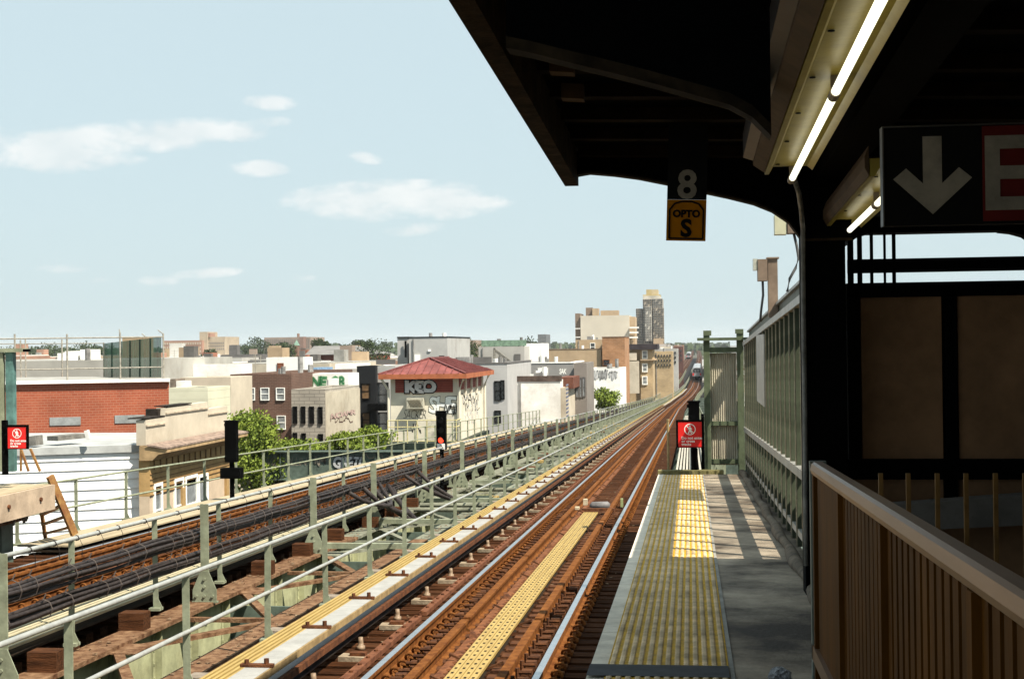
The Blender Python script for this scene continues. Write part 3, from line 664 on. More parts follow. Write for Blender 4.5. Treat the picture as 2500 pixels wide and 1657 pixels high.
# ---- long fence / windscreen on the right of the platform
fn = thing('platform_fence', 'tall green barred fence with mesh along the right side of the platform', 'fence', P(.98, 11.4, -1.5))
FS, FE, FX = 10.9, 25.4, .98
fence_green = mat('fence_green', (.085, .10, .065), .5, .25, 6, .1, stain=.4)
def frail(x0, x1, z0, z1, m_, name='rail'): q = MB(); q.rsweep(x0, x1, z0, z1, SR(FS, FE)); return q.build(name, m_, fn)
pale_rail = mat('pale_rail', (.52, .50, .46), .4, .15, 6, .05, metal=.2, stain=.3)
frail(FX - .05, FX + .03, .69, .76, pale_rail, 'top_rail'); frail(FX - .05, FX + .06, -.81, -.73, pale_rail, 'middle_rail'); frail(FX - .03, FX + .03, -1.36, -1.30, pale_rail, 'bottom_rail')
frail(FX + .065, FX + .10, .50, .93, fence_green, 'top_band'); frail(FX + .03, FX + .16, .931, .96, pale_rail, 'coping'); frail(FX + .04, FX + .06, -1.5, -1.1, fence_green, 'kick_plate')
s = FS + .1; n = 0; BMm = MB(); BMm.box(-.03, .03, -.035, .035, 0, 2.16); BMm.box(-.042, -.031, -.028, -.008, 0, 2.16, 1); bmm = BMm.mesh('bar', [fence_green, mat('bar_lit_edge', (.44, .38, .27), .5, .3, 8, .1)])  # pale strip paints the bright lit edge onto each bar
while s < FE:
    link('bar', bmm, fn, P(FX, s, -1.46) - Vector(fn.location)); s += .70
m = MB(); s = FS + .05
while s < FE:
    c = P(FX + .05, s, 0); m.box(c.x - .008, c.x + .008, s - .006, s + .006, c.z - 1.1, c.z + .55, random.choice((0, 0, 1))); s += .0875
tag(m.build('mesh', [mat('mesh_olive', (.14, .125, .06), .8, .3, 20), mat('mesh_rust', (.22, .12, .07), .9, .3, 20)], fn, fix=False), kind='stuff')
m = MB(); m.box(FX - .06, FX - .045, 18.0, 20.0, P(0, 19, -.25).z, P(0, 19, .66).z); m.build('notice_panel', pale_rail, fn)
# tall black column and floodlights
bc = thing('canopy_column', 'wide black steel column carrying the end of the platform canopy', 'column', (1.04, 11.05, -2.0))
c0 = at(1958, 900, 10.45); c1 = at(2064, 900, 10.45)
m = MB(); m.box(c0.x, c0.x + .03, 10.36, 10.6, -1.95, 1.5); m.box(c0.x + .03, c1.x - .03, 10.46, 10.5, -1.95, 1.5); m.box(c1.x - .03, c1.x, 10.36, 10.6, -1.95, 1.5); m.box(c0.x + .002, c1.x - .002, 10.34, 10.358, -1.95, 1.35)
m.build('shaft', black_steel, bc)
cd = thing('conduit', 'grey conduit running from the lamp end down the edge of the black column', 'conduit', at(1940, 440, 10.6))
m = MB(); m.tube([at(1940, 440, 9.0), at(1950, 470, 9.6), at(1956, 510, 10.0), at(1960, 560, 10.3), at(1961, 700, 10.3), at(1965, 1000, 10.3), at(1966, 1200, 10.3), at(1968, 1380, 10.3)], .017, 8); m.build('pipe', mat('conduit_grey', (.30, .29, .27), .5, .3, 8, metal=.3), cd, True)
def flood(label, pu, Y, box_px, lens_px, cable_px, post=None, lens_mat=None):
    t = thing('floodlight', label, 'floodlight', at(pu[0], pu[1], Y)); brown = mat('brown_box', (.26, .19, .14), .6, .15, 6)
    def bb(px, d0, d1, name, m_): 
        a = at(px[0], px[1], Y); b = at(px[2], px[3], Y); m = MB(); m.box(a.x, b.x, Y + d0, Y + d1, b.z, a.z); return m.build(name, m_, t)
    if post: bb(post, -.08, .08, 'post', brown); bb((post[0] - 3, post[1] - 3, post[2] + 2, post[1]), -.1, .1, 'post_cap', brown)
    bb(box_px, -.1, .1, 'housing', brown); bb(lens_px, -.09, .09, 'lens', lens_mat or mat('flood_lens', (.5, .5, .42), .2, .2, 12))
    m = MB(); m.tube([at(u, v, Y) for u, v in cable_px], .014, 8); m.build('cable', mat('grey_flex', (.12, .12, .12), .6), t, True)
flood('brown floodlight on its post above the fence', (1886, 760), 17.0, (1849, 634, 1873, 686), (1838, 633, 1849, 660), [(1862, 687), (1863, 720), (1858, 760), (1856, 785)], (1874, 632, 1899, 775))
flood('white faced floodlight tucked under the canopy edge beside the black column', (1930, 560), 14.6, (1921, 528, 1957, 570), (1890, 527, 1919, 573), [(1938, 570), (1945, 600), (1950, 630), (1942, 655), (1928, 680), (1922, 712)], None, mat('cream_lens', (.62, .60, .42), .4, .1, 5))
# ================================================================ CANOPY
cn = thing('platform_canopy', 'dark platform canopy roof with curved brackets over the near platform', 'canopy', (-.98, 11, 1.5))
S0, S1 = -6.0, 10.45
def cz(x, s): return P(0, s, 0).z * 0.5 - .0   # unused placeholder
CE = [at(1379, 454, 10.45), None]
XE = CE[0].x; ZE = CE[0].z
def PC(x, s, z): return Vector((x, s, z - (s - 10.45) * .0288))
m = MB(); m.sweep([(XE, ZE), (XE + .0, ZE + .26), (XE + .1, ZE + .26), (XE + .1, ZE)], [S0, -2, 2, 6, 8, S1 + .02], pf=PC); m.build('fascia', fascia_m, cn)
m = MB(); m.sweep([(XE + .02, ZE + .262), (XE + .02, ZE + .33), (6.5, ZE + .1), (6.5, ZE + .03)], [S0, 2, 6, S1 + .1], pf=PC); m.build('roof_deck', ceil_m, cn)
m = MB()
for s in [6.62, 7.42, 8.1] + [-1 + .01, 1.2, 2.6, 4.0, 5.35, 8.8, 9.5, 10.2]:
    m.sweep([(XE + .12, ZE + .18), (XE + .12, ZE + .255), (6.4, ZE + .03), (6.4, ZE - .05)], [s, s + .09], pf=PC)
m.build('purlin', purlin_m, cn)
m = MB()
for s in (5.2, 6.3, 7.0, 7.65):
    m = MB(); m.sweep([(XE + .23, ZE + .07), (XE + .23, ZE + .15), (XE + .35, ZE + .14), (XE + .35, ZE + .06)], [s - .05, s + .05], pf=PC); m.build('lit_purlin_end', mat('lit_end_brown', (.09, .05, .025), .8, .2, 6, spec=.1), cn)  # lit purlin ends: the light on them is put into a lighter brown
def bracket(px, Y, thick, name='bracket', ext=None):
    low = [at(u, v, Y) for u, v in px]; lows = [(p.x, p.z) for p in low] + (ext or [])
    top = [(x, PC(0, Y, ZE + .24 - (x - XE) * .031).z) for x, z in lows]
    m = MB()
    n = len(lows)
    for k in range(n - 1):
        (xa, za), (xb, zb) = lows[k], lows[k + 1]; (xc, zc_), (xd, zd) = top[k], top[k + 1]
        for yy in (Y - .02, Y + .02): m.quad((xa, yy, za), (xb, yy, zb), (xd, yy, max(zd, zb + .01)), (xc, yy, max(zc_, za + .01)))
    w = m.build('bracket_web', black_steel, cn, fix=False)
    m = MB()
    for k in range(n - 1):
        (xa, za), (xb, zb) = lows[k], lows[k + 1]
        for dz in (0, .018): m.quad((xa, Y - thick, za + dz), (xb, Y - thick, zb + dz), (xb, Y + thick, zb + dz), (xa, Y + thick, za + dz))
        for yy in (Y - thick, Y + thick): m.quad((xa, yy, za), (xb, yy, zb), (xb, yy, zb + .018), (xa, yy, za + .018))
    f = m.build('bracket_flange', mat('flange_brown', (.035, .022, .011), .85, .4, 14, spec=.08), w, fix=False)
bracket([(1400, 432), (1440, 425), (1500, 430), (1560, 438), (1630, 452), (1700, 468), (1780, 485), (1840, 500), (1885, 518), (1925, 545), (1958, 590)], 10.38, .06, ext=[(1.16, at(1958, 590, 10.38).z)])
bracket([(1258, 129), (1300, 137), (1400, 162), (1500, 186), (1600, 212), (1700, 240), (1780, 262), (1835, 292), (1881, 338)], 6.4, .025)
bracket([(1240, 125), (1300, 137), (1400, 162), (1500, 186), (1600, 212), (1700, 240), (1780, 262), (1835, 292), (1881, 338)], 2.2, .025)
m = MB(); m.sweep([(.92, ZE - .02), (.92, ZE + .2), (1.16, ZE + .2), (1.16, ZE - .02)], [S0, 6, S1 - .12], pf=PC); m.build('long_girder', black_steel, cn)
# unseen walls added at the right and behind to shut out sky light
sh = thing('sky_block_wall', 'unseen dark wall added to keep sky light from under the canopy', 'wall', (6, 0, -1.5))
m = MB(); m.box(6.3, 6.5, -6, 10.9, -4.5, 2.0); m.box(-.9, 6.5, -6.2, -6.0, -4.5, 2.0); m.build('panel', mat('dark_wall', (.03, .028, .024), .9, .2, 2), sh)
# ---- fluorescent fixtures
def fixture(label, ratio, s0, s1, joint, zrel=1.21, W_=.30):
    X = ratio * zrel; t = thing('fluorescent_fixture', label, 'light fixture', (X, s0, 1.25))
    pf = lambda x, s, z: Vector((x, s, z - .0271 * s))
    m = MB(); xc = X - .02
    m.sweep([(xc - .14, zrel + .03), (xc - .14, zrel + .13), (xc + .14, zrel + .13), (xc + .14, zrel + .05), (xc + .11, zrel + .075), (xc - .09, zrel + .075), (xc - .115, zrel + .03)], [s0, s1], pf=pf); m.build('reflector', enamel, t)
    m = MB(); m.sweep([(xc - .21 * (1 if W_ > .25 else .8), zrel + .08), (xc - .21 * (1 if W_ > .25 else .8), zrel + (.2 if W_ > .25 else .14)), (xc - .145, zrel + .2), (xc - .145, zrel + .035)], [s0, s1 - .05], pf=pf); m.build('side_channel', mat('channel_brown', (.10, .062, .034), .7, .2, 6), t)
    if W_ > .25: m = MB(); m.sweep([(xc - .27, zrel + .12), (xc - .27, zrel + .26), (xc - .212, zrel + .26), (xc - .212, zrel + .10)], [s0, s1 - .1], pf=pf); m.build('cable_duct', mat('duct_grey', (.05, .05, .055), .4, .2, 6, metal=.3), t)
    cuts = sorted([q for q in joint if s0 < q < s1]); edges = [s0] + cuts + [s1]
    for a, b in zip(edges, edges[1:]):
        m = MB(); m.tube([pf(X, a + .06, zrel), pf(X, b - .04, zrel)], .019, 14); m.build('tube', tube_m, t, True)
    m = MB()
    for q in cuts + [s1]: m.tube([pf(X, q - .05, zrel), pf(X, q + .06, zrel)], .024, 10); m.bar(pf(X, q, zrel), pf(X, q, zrel + .09), .03, .03)
    m.build('lamp_holder', mat('holder', (.35, .28, .2), .5, .2, 8), t)
    m = MB(); s = s0 + .3
    while s < s1:
        for dx in (-.07, .07): c = pf(X - .02 + dx, s, zrel + .073); m.tube([c, c + Vector((0, 0, -.004))], .013, 8)
        s += .8
    m.build('knockout', black_paint, t)
fixture('near strip light with two glowing tubes hanging over the platform', .512, 1.0, 8.62, [6.1, 3.6])
fixture('second strip light half hidden behind the exit sign', 1.06, 7.9, 10.7, [8.9], 1.08, .2)
# ---- hanging car marker sign
hs = thing('car_marker_sign', 'small hanging car marker sign reading 8 OPTO S under the canopy', 'sign', at(1679, 500, 9.0))
YS = 9.0
a = at(1632, 392, YS); b = at(1727, 484, YS); e = at(1627, 583, YS)
M0 = Matrix.Translation(at(1679, 400, YS)) @ Matrix.Rotation(R(2.2), 4, 'Y')
def sgn(w0, w1, z0, z1, y0, y1, name, m_, par=hs):
    q = MB(); q.box(w0, w1, y0, y1, z0, z1, 0, M0); return q.build(name, m_, par)
k = YS / FPX; hw = 47.5 * k
pb = sgn(-hw, hw, -.225, .30, -.006, .006, 'upper_panel', black_paint); po = sgn(-hw, hw, -.484, -.2265, -.006, .006, 'lower_panel', orange_sign)
def sgt(txt, size, x, z, m_, off, par, sp=1.0):
    o = link('lettering', text_mesh(txt, size, m_, .001, off, spacing=sp)); o.parent = par; o.matrix_parent_inverse = Matrix.Translation(-Vector(par.parent.location)); 
    o.parent = None; o.matrix_world = M0 @ Matrix.Translation((x, -.009, z)) @ Matrix.Rotation(R(90), 4, 'X'); mw = o.matrix_world.copy(); o.parent = par; o.matrix_parent_inverse = par.matrix_local.inverted() @ Matrix.Translation(-Vector(hs.location)); 
    return o
sgt('8', .25, 0, -.215, dim_white, .006, pb); sgt('OPTO', .062, 0, -.335, black_paint, .003, po); sgt('S', .15, 0, -.455, black_paint, .006, po)
q = MB(); pts = [(-.105, -.470), (-.105, -.29), (-.075, -.252), (-.03, -.238), (.03, -.238), (.075, -.252), (.105, -.29), (.105, -.470)]
for i in range(8):
    a_, b_ = Vector((pts[i][0], -.0075, pts[i][1])), Vector((pts[(i + 1) % 8][0], -.0075, pts[(i + 1) % 8][1])); q.bar(M0 @ a_, M0 @ b_, .010, .010, up=Vector((0, 1, 0)))
q.build('border', black_paint, po)
q = MB(); q.box(-.006, .006, -.004, .004, .30, .62, 0, M0); q.build('hanger', black_steel, hs)
# ---- exit sign
xs_ = thing('exit_sign', 'black hanging sign with a white down arrow and a red panel lettered EXIT', 'sign', at(2330, 430, 5.5))
YX = 5.5; a = at(2157, 321, YX); b = at(2160, 552, YX); H = a.z - b.z
zt, zb = a.z, b.z; xa = a.x; sc = YX / FPX
q = MB(); q.box(xa, xa + 2.0, YX, YX + .06, zb, zt + .012); q.build('panel', black_paint, xs_)
q = MB(); q.box(xa, xa + 2.0, YX - .006, YX + .066, zt + .0125, zt + .018); q.box(xa - .006, xa - .0005, YX - .006, YX + .066, zb, zt + .018); q.build('trim', mat('thin_trim', (.08, .07, .06), .4), xs_)
q = MB(); cx = at(2276, 400, YX).x; ztop = at(2276, 333, YX).z; zh = at(2276, 523, YX).z
pts = [(-22, 333), (22, 333), (22, 448), (61, 410), (91, 436), (0, 523), (-91, 436), (-61, 410), (-22, 448)]
ax = [(cx + px * sc, at(2276, py, YX).z) for px, py in pts]
q.add([(x, YX - .002, z) for x, z in ax], [(0, 1, 2, 7 + 1 - 0)] if False else []);
q.prism([ax[0], ax[1], ax[2], ax[8]], 'y', YX - .003, YX - .001); q.prism([ax[2], ax[3], ax[4], ax[5]], 'y', YX - .003, YX - .001); q.prism([ax[8], ax[2], ax[5]], 'y', YX - .003, YX - .001); q.prism([ax[8], ax[5], ax[6], ax[7]], 'y', YX - .003, YX - .001)
q.build('arrow', dim_white, xs_)
q = MB(); rx = at(2398, 400, YX).x; q.box(rx, rx + 1.45, YX - .003, YX - .001, zb + .01, zt + .008); rp = q.build('red_panel', exit_red, xs_)
o = link('lettering', text_mesh('EXIT', .385, dim_white, .001, .008, 'LEFT', 1.1)); o.location = Vector((rx - .012, YX - .006, zb + .058)) - Vector(xs_.location); o.rotation_euler = (R(90), 0, 0); o.parent = rp; o.matrix_parent_inverse = rp.matrix_local.inverted() @ Matrix.Identity(4); o.location = Vector((rx - .012, YX - .006, zb + .058)); 
o.matrix_parent_inverse = Matrix.Translation(-Vector(xs_.location)) if False else Matrix.Identity(4)
# ---- stair side: railing, back wall
sr = thing('stair_railing', 'bronze barred railing with a thick brushed handrail round the stair opening', 'railing', (.6, 4.5, -1.5))
def PR(x, s, z): return Vector((x, s, z - .0288 * s))
q = MB(); q.sweep([(.56, -.418), (.555, -.40), (.56, -.370), (.572, -.362), (.61, -.362), (.622, -.372), (.622, -.418)], [1.0, 3, 5, 6.85], pf=PR); q.build('handrail', stainless, sr)
q = MB(); q.sweep([(.555, -1.29), (.555, -1.22), (.61, -1.22), (.61, -1.29)], [1.0, 6.85], pf=PR); q.build('bottom_rail', stainless, sr)
def bar_(s, w, name, x0=.575, x1=.59, z0=-1.22, z1=-.42, m_=bronze): q = MB(); q.sweep([(x0, z0), (x0, z1), (x1, z1), (x1, z0)], [s, s + w], pf=PR); return q.build(name, m_, sr)
bar_(6.80, .055, 'end_post', .555, .63, -1.6, -.36, mat('grey_green_post', (.20, .22, .19), .5, .2, 6)); bar_(6.70, .06, 'post', .56, .62, -1.6)
bar_(5.75, .90, 'panel', .575, .585)
s = 1.1; n = 0
while s < 5.6:
    bar_(s, .068 if s < 4.4 else .085, 'bar'); s += .105
for s in (5.55, 4.33, 2.95): bar_(s, .055, 'post', .555, .625, -1.6)
q = MB(); q.sweep([(.66, -1.5), (.66, -.5), (.67, -.5), (.67, -1.5)], [1.0, 6.85], pf=PR); q.build('backing_sheet', mat('dark_backing', (.022, .014, .007), .8, .2, 4), sr)
bag = MB(); rr = random.Random(5)
import mathutils
c = at(1905, 1650, 7.0)
bm = bmesh.new(); bmesh.ops.create_icosphere(bm, subdivisions=3, radius=.055)
for v in bm.verts: v.co *= 1 + rr.uniform(-.12, .12); v.co.z *= .8
me = bpy.data.meshes.new('foil'); bm.to_mesh(me); bm.free(); me.materials.append(mat('foil', (.35, .36, .38), .3, .4, 30, .6, metal=.7)); o = link('crumpled_foil', me, None, c); tag(o, 'crumpled dark foil lying at the foot of the railing post', 'litter')
bw = thing('stair_screen', 'brown panelled screen wall in a black frame across the back of the stair', 'screen wall', (2.0, 11.3, -1.5)); YB = 10.85
def B(u0, v0, u1, v1, name, m_, d0=0, d1=.06, par=bw):
    a = at(u0, v0, YB); b = at(u1, v1, YB); q = MB(); q.box(a.x, b.x, YB + d0, YB + d1, b.z, a.z); return q.build(name, m_, par)
B(2066, 692, 2900, 714, 'top_frame', black_steel, -.04, .1); B(2066, 1120, 2900, 1168, 'bottom_frame', black_steel, -.05, .1)
B(2066, 715, 2100, 1119, 'upright', black_steel, -.04, .1); B(2304, 715, 2336, 1119, 'upright', black_steel, -.04, .1); B(2560, 715, 2590, 1119, 'upright', black_steel, -.04, .1)
B(2101, 715, 2303, 1119, 'panel', panel_br); B(2337, 715, 2559, 1119, 'panel', panel_br); B(2591, 715, 2900, 1119, 'panel', panel_br)
B(2066, 700, 2900, 1165, 'backing', black_steel, .085, .1)
B(2070, 634, 2900, 652, 'head_beam', black_steel, -.03, .06)
for (a_, b_) in ((2067, 2084), (2091, 2105), (2122, 2132), (2155, 2163), (2176, 2187)): B(a_, 560, b_, 691.5, 'mullion', black_steel, -.02, -.012)
q = MB(); z_ = at(2300, 568, YB).z
q.box(at(2066, 560, YB).x, at(2950, 560, YB).x, YB - .1, YB + .12, z_, 1.9)
pts = [at(2066, 600, YB), at(2075, 592, YB), at(2095, 578, YB), at(2125, 570, YB), at(2160, 567, YB)]
q.prism([(at(2066, 560, YB).x, z_ + .1)] + [(p.x, p.z) for p in pts] + [(pts[-1].x, z_ + .1)], 'y', YB - .08, YB + .1)
pts = [at(2440, 567, YB), at(2470, 570, YB), at(2500, 578, YB), at(2530, 600, YB), at(2560, 640, YB)]
q.prism([(pts[0].x, z_ + .1)] + [(p.x, p.z) for p in pts] + [(pts[-1].x, z_ + .1)], 'y', YB - .08, YB + .1)
q.build('arched_lintel', black_steel, bw)
q = MB(); a = at(2105, 1238, 10.5); b = at(2500, 1205, 10.5); c2 = at(2500, 1275, 10.5); d2 = at(2105, 1300, 10.5)
q.prism([(a.x, a.z), (b.x + .8, b.z + .05), (c2.x + .8, c2.z + .02), (d2.x, d2.z)], 'y', 10.5, 10.7); q.build('concrete_upstand', mat('stair_concrete', (.17, .155, .14), .9, .2, 3), bw)
B(2066, 1169, 2900, 1500, 'lower_wall', panel_br, .02, .08)
B(2303, 1168, 2337, 1220, 'lower_post', black_steel, -.04, -.001)
pk = thing('picket_row', 'row of ochre brown pickets standing behind the handrail', 'pickets', (1.8, 8.9, -1.5))
PM = MB(); PM.box(-.013, .013, -.013, .013, -1.0, 0); pmm = PM.mesh('picket', mat('ochre_picket', (.20, .105, .03), .6, .2, 6))
for u in (2150, 2217, 2288, 2358, 2430, 2502): link('picket', pmm, pk, at(u, 1155, 8.9) - Vector(pk.location))
#CITY
# ================================================================ CITY
def window(par, u0, v0, u1, v1, Y=None, X=None, pane=None, frame=None, sill=True, mull=0, fw=.07):
    pane = pane or glass; frame = frame or white_paint
    if X is None:
        a = at(u0, v0, Y); b = at(u1, v1, Y); x0, x1, z0, z1 = a.x, b.x, b.z, a.z
        f = lambda p0, p1, q0, q1, r0, r1: (p0, p1, Y - r1, Y - r0, q0, q1)
    else:
        a = atx(u0, v0, X); b = atx(u1, v1, X); x0, x1, z0, z1 = a.y, b.y, b.z, a.z
        f = lambda p0, p1, q0, q1, r0, r1: (X + r0, X + r1, p0, p1, q0, q1)
    m = MB(); t = fw
    m.box(*f(x0 - t, x0, z0 - t, z1 + t, -.05, .06)); m.box(*f(x1, x1 + t, z0 - t, z1 + t, -.05, .06)); m.box(*f(x0, x1, z1, z1 + t, -.05, .06)); m.box(*f(x0, x1, z0 - t, z0, -.05, .09 if sill else .06))
    m.box(*f(x0, x1, (z0 + z1) / 2 - .025, (z0 + z1) / 2 + .025, .0, .045))
    for k in range(mull): xm = x0 + (x1 - x0) * (k + 1) / (mull + 1); m.box(*f(xm - .03, xm + .03, z0, z1, .0, .05))
    w = m.build('window', frame, par)
    m = MB(); m.box(*f(x0, x1, z0, z1, -.01, .02)); m.build('pane', pane, w)
    return w
def building(label, x0, x1, yt, Y, D, mw, mr=None, par=.35, name='building', cat='building', front=(), side=(), pane=None, frame=None, top=None, coping=None, zb=None, group=None, fw=.07, mull=0):
    a = at(x0, yt, Y); b = at(x1, yt, Y); X0, X1 = min(a.x, b.x), max(a.x, b.x); z = at((x0 + x1) / 2, yt, Y).z if top is None else top
    g_ = (GZ(Y) - .8) if zb is None else zb
    t = thing(name, label, cat, ((X0 + X1) / 2, Y + D / 2, g_), group)
    m = MB(); p = par; w = .28
    m.box(X0, X1, Y, Y + D, g_, z - p)
    if p > 0:
        m.box(X0, X1, Y, Y + w, z - p + .002, z); m.box(X0, X1, Y + D - w, Y + D, z - p + .002, z); m.box(X0, X0 + w, Y + w, Y + D - w, z - p + .002, z); m.box(X1 - w, X1, Y + w, Y + D - w, z - p + .002, z)
    m.build('wall', mw, t)
    m = MB(); q = w + .003 if p > 0 else -.1; m.box(X0 + q, X1 - q, Y + q, Y + D - q, z - p + .003, z - p + (.06 if p > 0 else .15)); m.build('roof', mr or roof_grey, t)
    if coping:
        m = MB(); c = .05; zc = z + .003
        m.box(X0 - c, X1 + c, Y - c, Y + w + c, zc, zc + .09); m.box(X1 - w - c, X1 + c, Y + w + c, Y + D, zc, zc + .09); m.build('coping', coping, t)
    rq = random.Random(int(x0 * 7 + yt)); dk = mat('roof_vent_metal', (.30, .29, .28), .6, .3, 2, space='World')
    if D > 5 and X1 - X0 > 3 and z < 1.5:
        for q in range(rq.randint(2, 5)):
            vx = rq.uniform(X0 + .6, X1 - .6); vy = rq.uniform(Y + .8, Y + D - .8); vh = rq.uniform(.4, 1.3); m = MB()
            if rq.random() < .5: m.tube([(vx, vy, z - p), (vx, vy, z - p + vh)], .12 + .1 * rq.random(), 8)
            else: w_ = rq.uniform(.15, .45); m.box(vx - w_, vx + w_, vy - w_, vy + w_, z - p, z - p + vh * .6)
            m.build('roof_vent', rq.choice((dk, white_wall, dk)), t)
        m = MB(); m.box(X0 + .4, X0 + .5, Y - .12, Y - .004, g_, z - .1); m.build('downpipe', dk, t)
    for r in front: window(t, *r, Y=Y, pane=pane, frame=frame, fw=fw, mull=mull)
    for r in side: window(t, *r, X=X1, pane=pane, frame=frame, fw=fw, mull=mull)
    t['_x1'] = X1; t['_x0'] = X0; t['_z'] = z
    return t
def add(par, name, mats, fn, smooth=False): m = MB(); fn(m); return m.build(name, mats, par, smooth)
def pbox(par, name, m_, u0, v0, u1, v1, Y, d0, d1):
    a = at(u0, v0, Y); b = at(u1, v1, Y); m = MB(); m.box(min(a.x, b.x), max(a.x, b.x), Y + d0, Y + d1, b.z, a.z); return m.build(name, m_, par)
def X_(t): return t['_x1']
# --- wall graffiti: bubble letters (fill + outline) or quick tags, on a plane
def graf(par, txt, u0, v0, u1, v1, Y=None, X=None, fill=None, line=None, off=.06, lean=.15, squash=1):
    if X is None: a = at(u0, v1, Y); b = at(u1, v0, Y); wd = b.x - a.x; rot = (R(90), 0, 0); o0 = Vector((a.x, Y - .012, a.z)); nrm = Vector((0, -1, 0))
    else: a = atx(u0, v1, X); b = atx(u1, v0, X); wd = abs(b.y - a.y); rot = (R(90), 0, R(90)); o0 = Vector((X + .012, a.y, a.z)); nrm = Vector((1, 0, 0))
    ht = abs(b.z - a.z)
    for k, (mt, of) in enumerate(((line, off * 1.9), (fill, off))):
        if mt is None: continue
        me = text_mesh(txt, 1.0, mt, 0, of, 'LEFT', .82, lean)
        xs_ = [v.co.x for v in me.vertices]; ys_ = [v.co.y for v in me.vertices]
        if k == 0 or line is None: mnx, mxx, mny, mxy = min(xs_), max(xs_), min(ys_), max(ys_)
        for v in me.vertices: v.co.x = (v.co.x - mnx) / (mxx - mnx) * wd; v.co.y = (v.co.y - mny) / (mxy - mny) * ht + .03 * ht * math.sin(v.co.x / wd * 19); v.co.z = 0
        o = link('graffiti', me, par); o.location = o0 + nrm * (.006 * k); o.rotation_euler = rot
def tagline(par, seed, u0, v0, u1, v1, Y=None, X=None, m_=None, n=14, r=.018):
    rr = random.Random(seed); pts = []
    for i in range(n * 3):
        u = u0 + (u1 - u0) * (i + rr.uniform(-1.2, 1.2)) / (n * 3); v = rr.uniform(v0, v1) if i % 2 else (v0 if rr.random() < .5 else v1) + rr.uniform(-1, 1) * (v1 - v0) * .15
        p = at(u, v, Y - .012) if X is None else atx(u, v, X + .012); pts.append(p)
    sm = []
    for a, b, c in zip(pts, pts[1:], pts[2:]):
        for k in range(4): t = k / 4; sm.append((a + b) / 2 * (1 - t) ** 2 + b * 2 * t * (1 - t) + (b + c) / 2 * t * t)
    m = MB()
    nv = Vector((0, -1, 0)) if X is None else Vector((1, 0, 0))
    for a, b in zip(sm, sm[1:]):
        d = (b - a); 
        if d.length < 1e-4: continue
        q = d.normalized().cross(nv) * r; m.quad(a - q, b - q, b + q, a + q)
    m.build('graffiti', m_ or black_paint, par, fix=False)
# --- trees
leaf_mats = [mat('leaf_bright', (.20, .25, .035), .7, .3, 1.5, col2=(.085, .125, .02), space='World'), mat('leaf_dark', (.065, .095, .03), .7, .35, 1.5, col2=(.03, .05, .018), space='World')]
bark = mat('bark', (.10, .075, .05), .9, .3, 6, .5)
def tree(label, c, rx, rz, h, n=2600, seed=1, lm=0, leaf=.16, group=None, name='tree'):
    rr = random.Random(seed); t = thing(name, label, 'tree', c, group)
    m = MB(); m.tube([(0, 0, -1), (.05, 0, h * .35), (-.05, .05, h * .6), (0, 0, h)], [.05 * rx + .08, .04 * rx + .06, .03 * rx + .04, .03], 7)
    for k in range(6):
        a = k * 1.05 + rr.random(); m.tube([(0, 0, h * .45), (math.cos(a) * rx * .4, math.sin(a) * rx * .4, h * .7), (math.cos(a) * rx * .7, math.sin(a) * rx * .7, h * .85)], [.05 + .015 * rx, .04, .015], 5)
    tr = m.build('trunk', bark, None); tr.parent = t
    m = MB(); cl = []
    for k in range(26):
        a = rr.uniform(0, 6.28); u = rr.random() ** .5; w = rr.uniform(-1, 1)
        k_ = math.sqrt(max(.05, 1 - w * w)); cl.append((math.cos(a) * u * rx * k_ * .85, math.sin(a) * u * rx * k_ * .85, h + w * rz * .8, rr.uniform(.25, .48)))
    for i in range(n):
        cx, cy, cz_, cr = cl[rr.randrange(len(cl))]; d = Vector((rr.gauss(0, 1), rr.gauss(0, 1), rr.gauss(0, 1))).normalized() * (rr.random() ** .45)
        p = Vector((cx + d.x * rx * cr, cy + d.y * rx * cr, cz_ + d.z * rz * cr * 1.1))
        q = Vector((rr.gauss(0, 1), rr.gauss(0, 1), rr.gauss(0, .7))).normalized(); w = q.orthogonal().normalized() * leaf * rr.uniform(.6, 1.3); v = q.cross(w).normalized() * leaf * rr.uniform(.4, .9)
        m.quad(p - w, p - v, p + w, p + v)
    cr_ = m.build('crown', leaf_mats[lm], None, fix=False); cr_.parent = t
    return t
DB = Vector((-.90, -.42, 0))
def onplane(u, v, p0, dr):            # measurement on an oblique wall through p0 running along dr
    d = MROT @ Vector(((u - 1250) / FPX, -(v - 828.5) / FPX, -1)); n = Vector((-dr.y, dr.x, 0)); return d * (p0.dot(n) / d.dot(n))
# ---------------------------------------------------------------- opposite platform end, left edge of the frame
op = thing('opposite_platform', 'opposite platform end with tan deck and bolted edge beam at the left', 'platform', (-12, 20, -2.2))
XP = -9.75; YP = 22.6
ztop = at(100, 1190, YP).z
c0 = at(124, 1178, YP); XP = c0.x
add(op, 'deck', tan_board, lambda m: m.box(XP - 5, XP - .02, 8, YP, ztop - .04, ztop + .06))
add(op, 'edge_beam', mat('pinkish_beam', (.56, .43, .31), .8, .15, 4, .2, stain=.25), lambda m: m.box(XP - .018, XP + .05, 8, YP + .05, ztop - .36, ztop + .05))
add(op, 'edge_bolts', rust_dark, lambda m: [m.tube([(XP + .05, YP - .5 - k * 1.1, ztop - .14), (XP + .08, YP - .5 - k * 1.1, ztop - .14)], .035, 8) for k in range(9)])
add(op, 'soffit', mat('rust_soffit', (.20, .09, .04), .9, .3, 4), lambda m: m.box(XP - 5, XP - .3, 8, YP - .2, ztop - .5, ztop - .37))
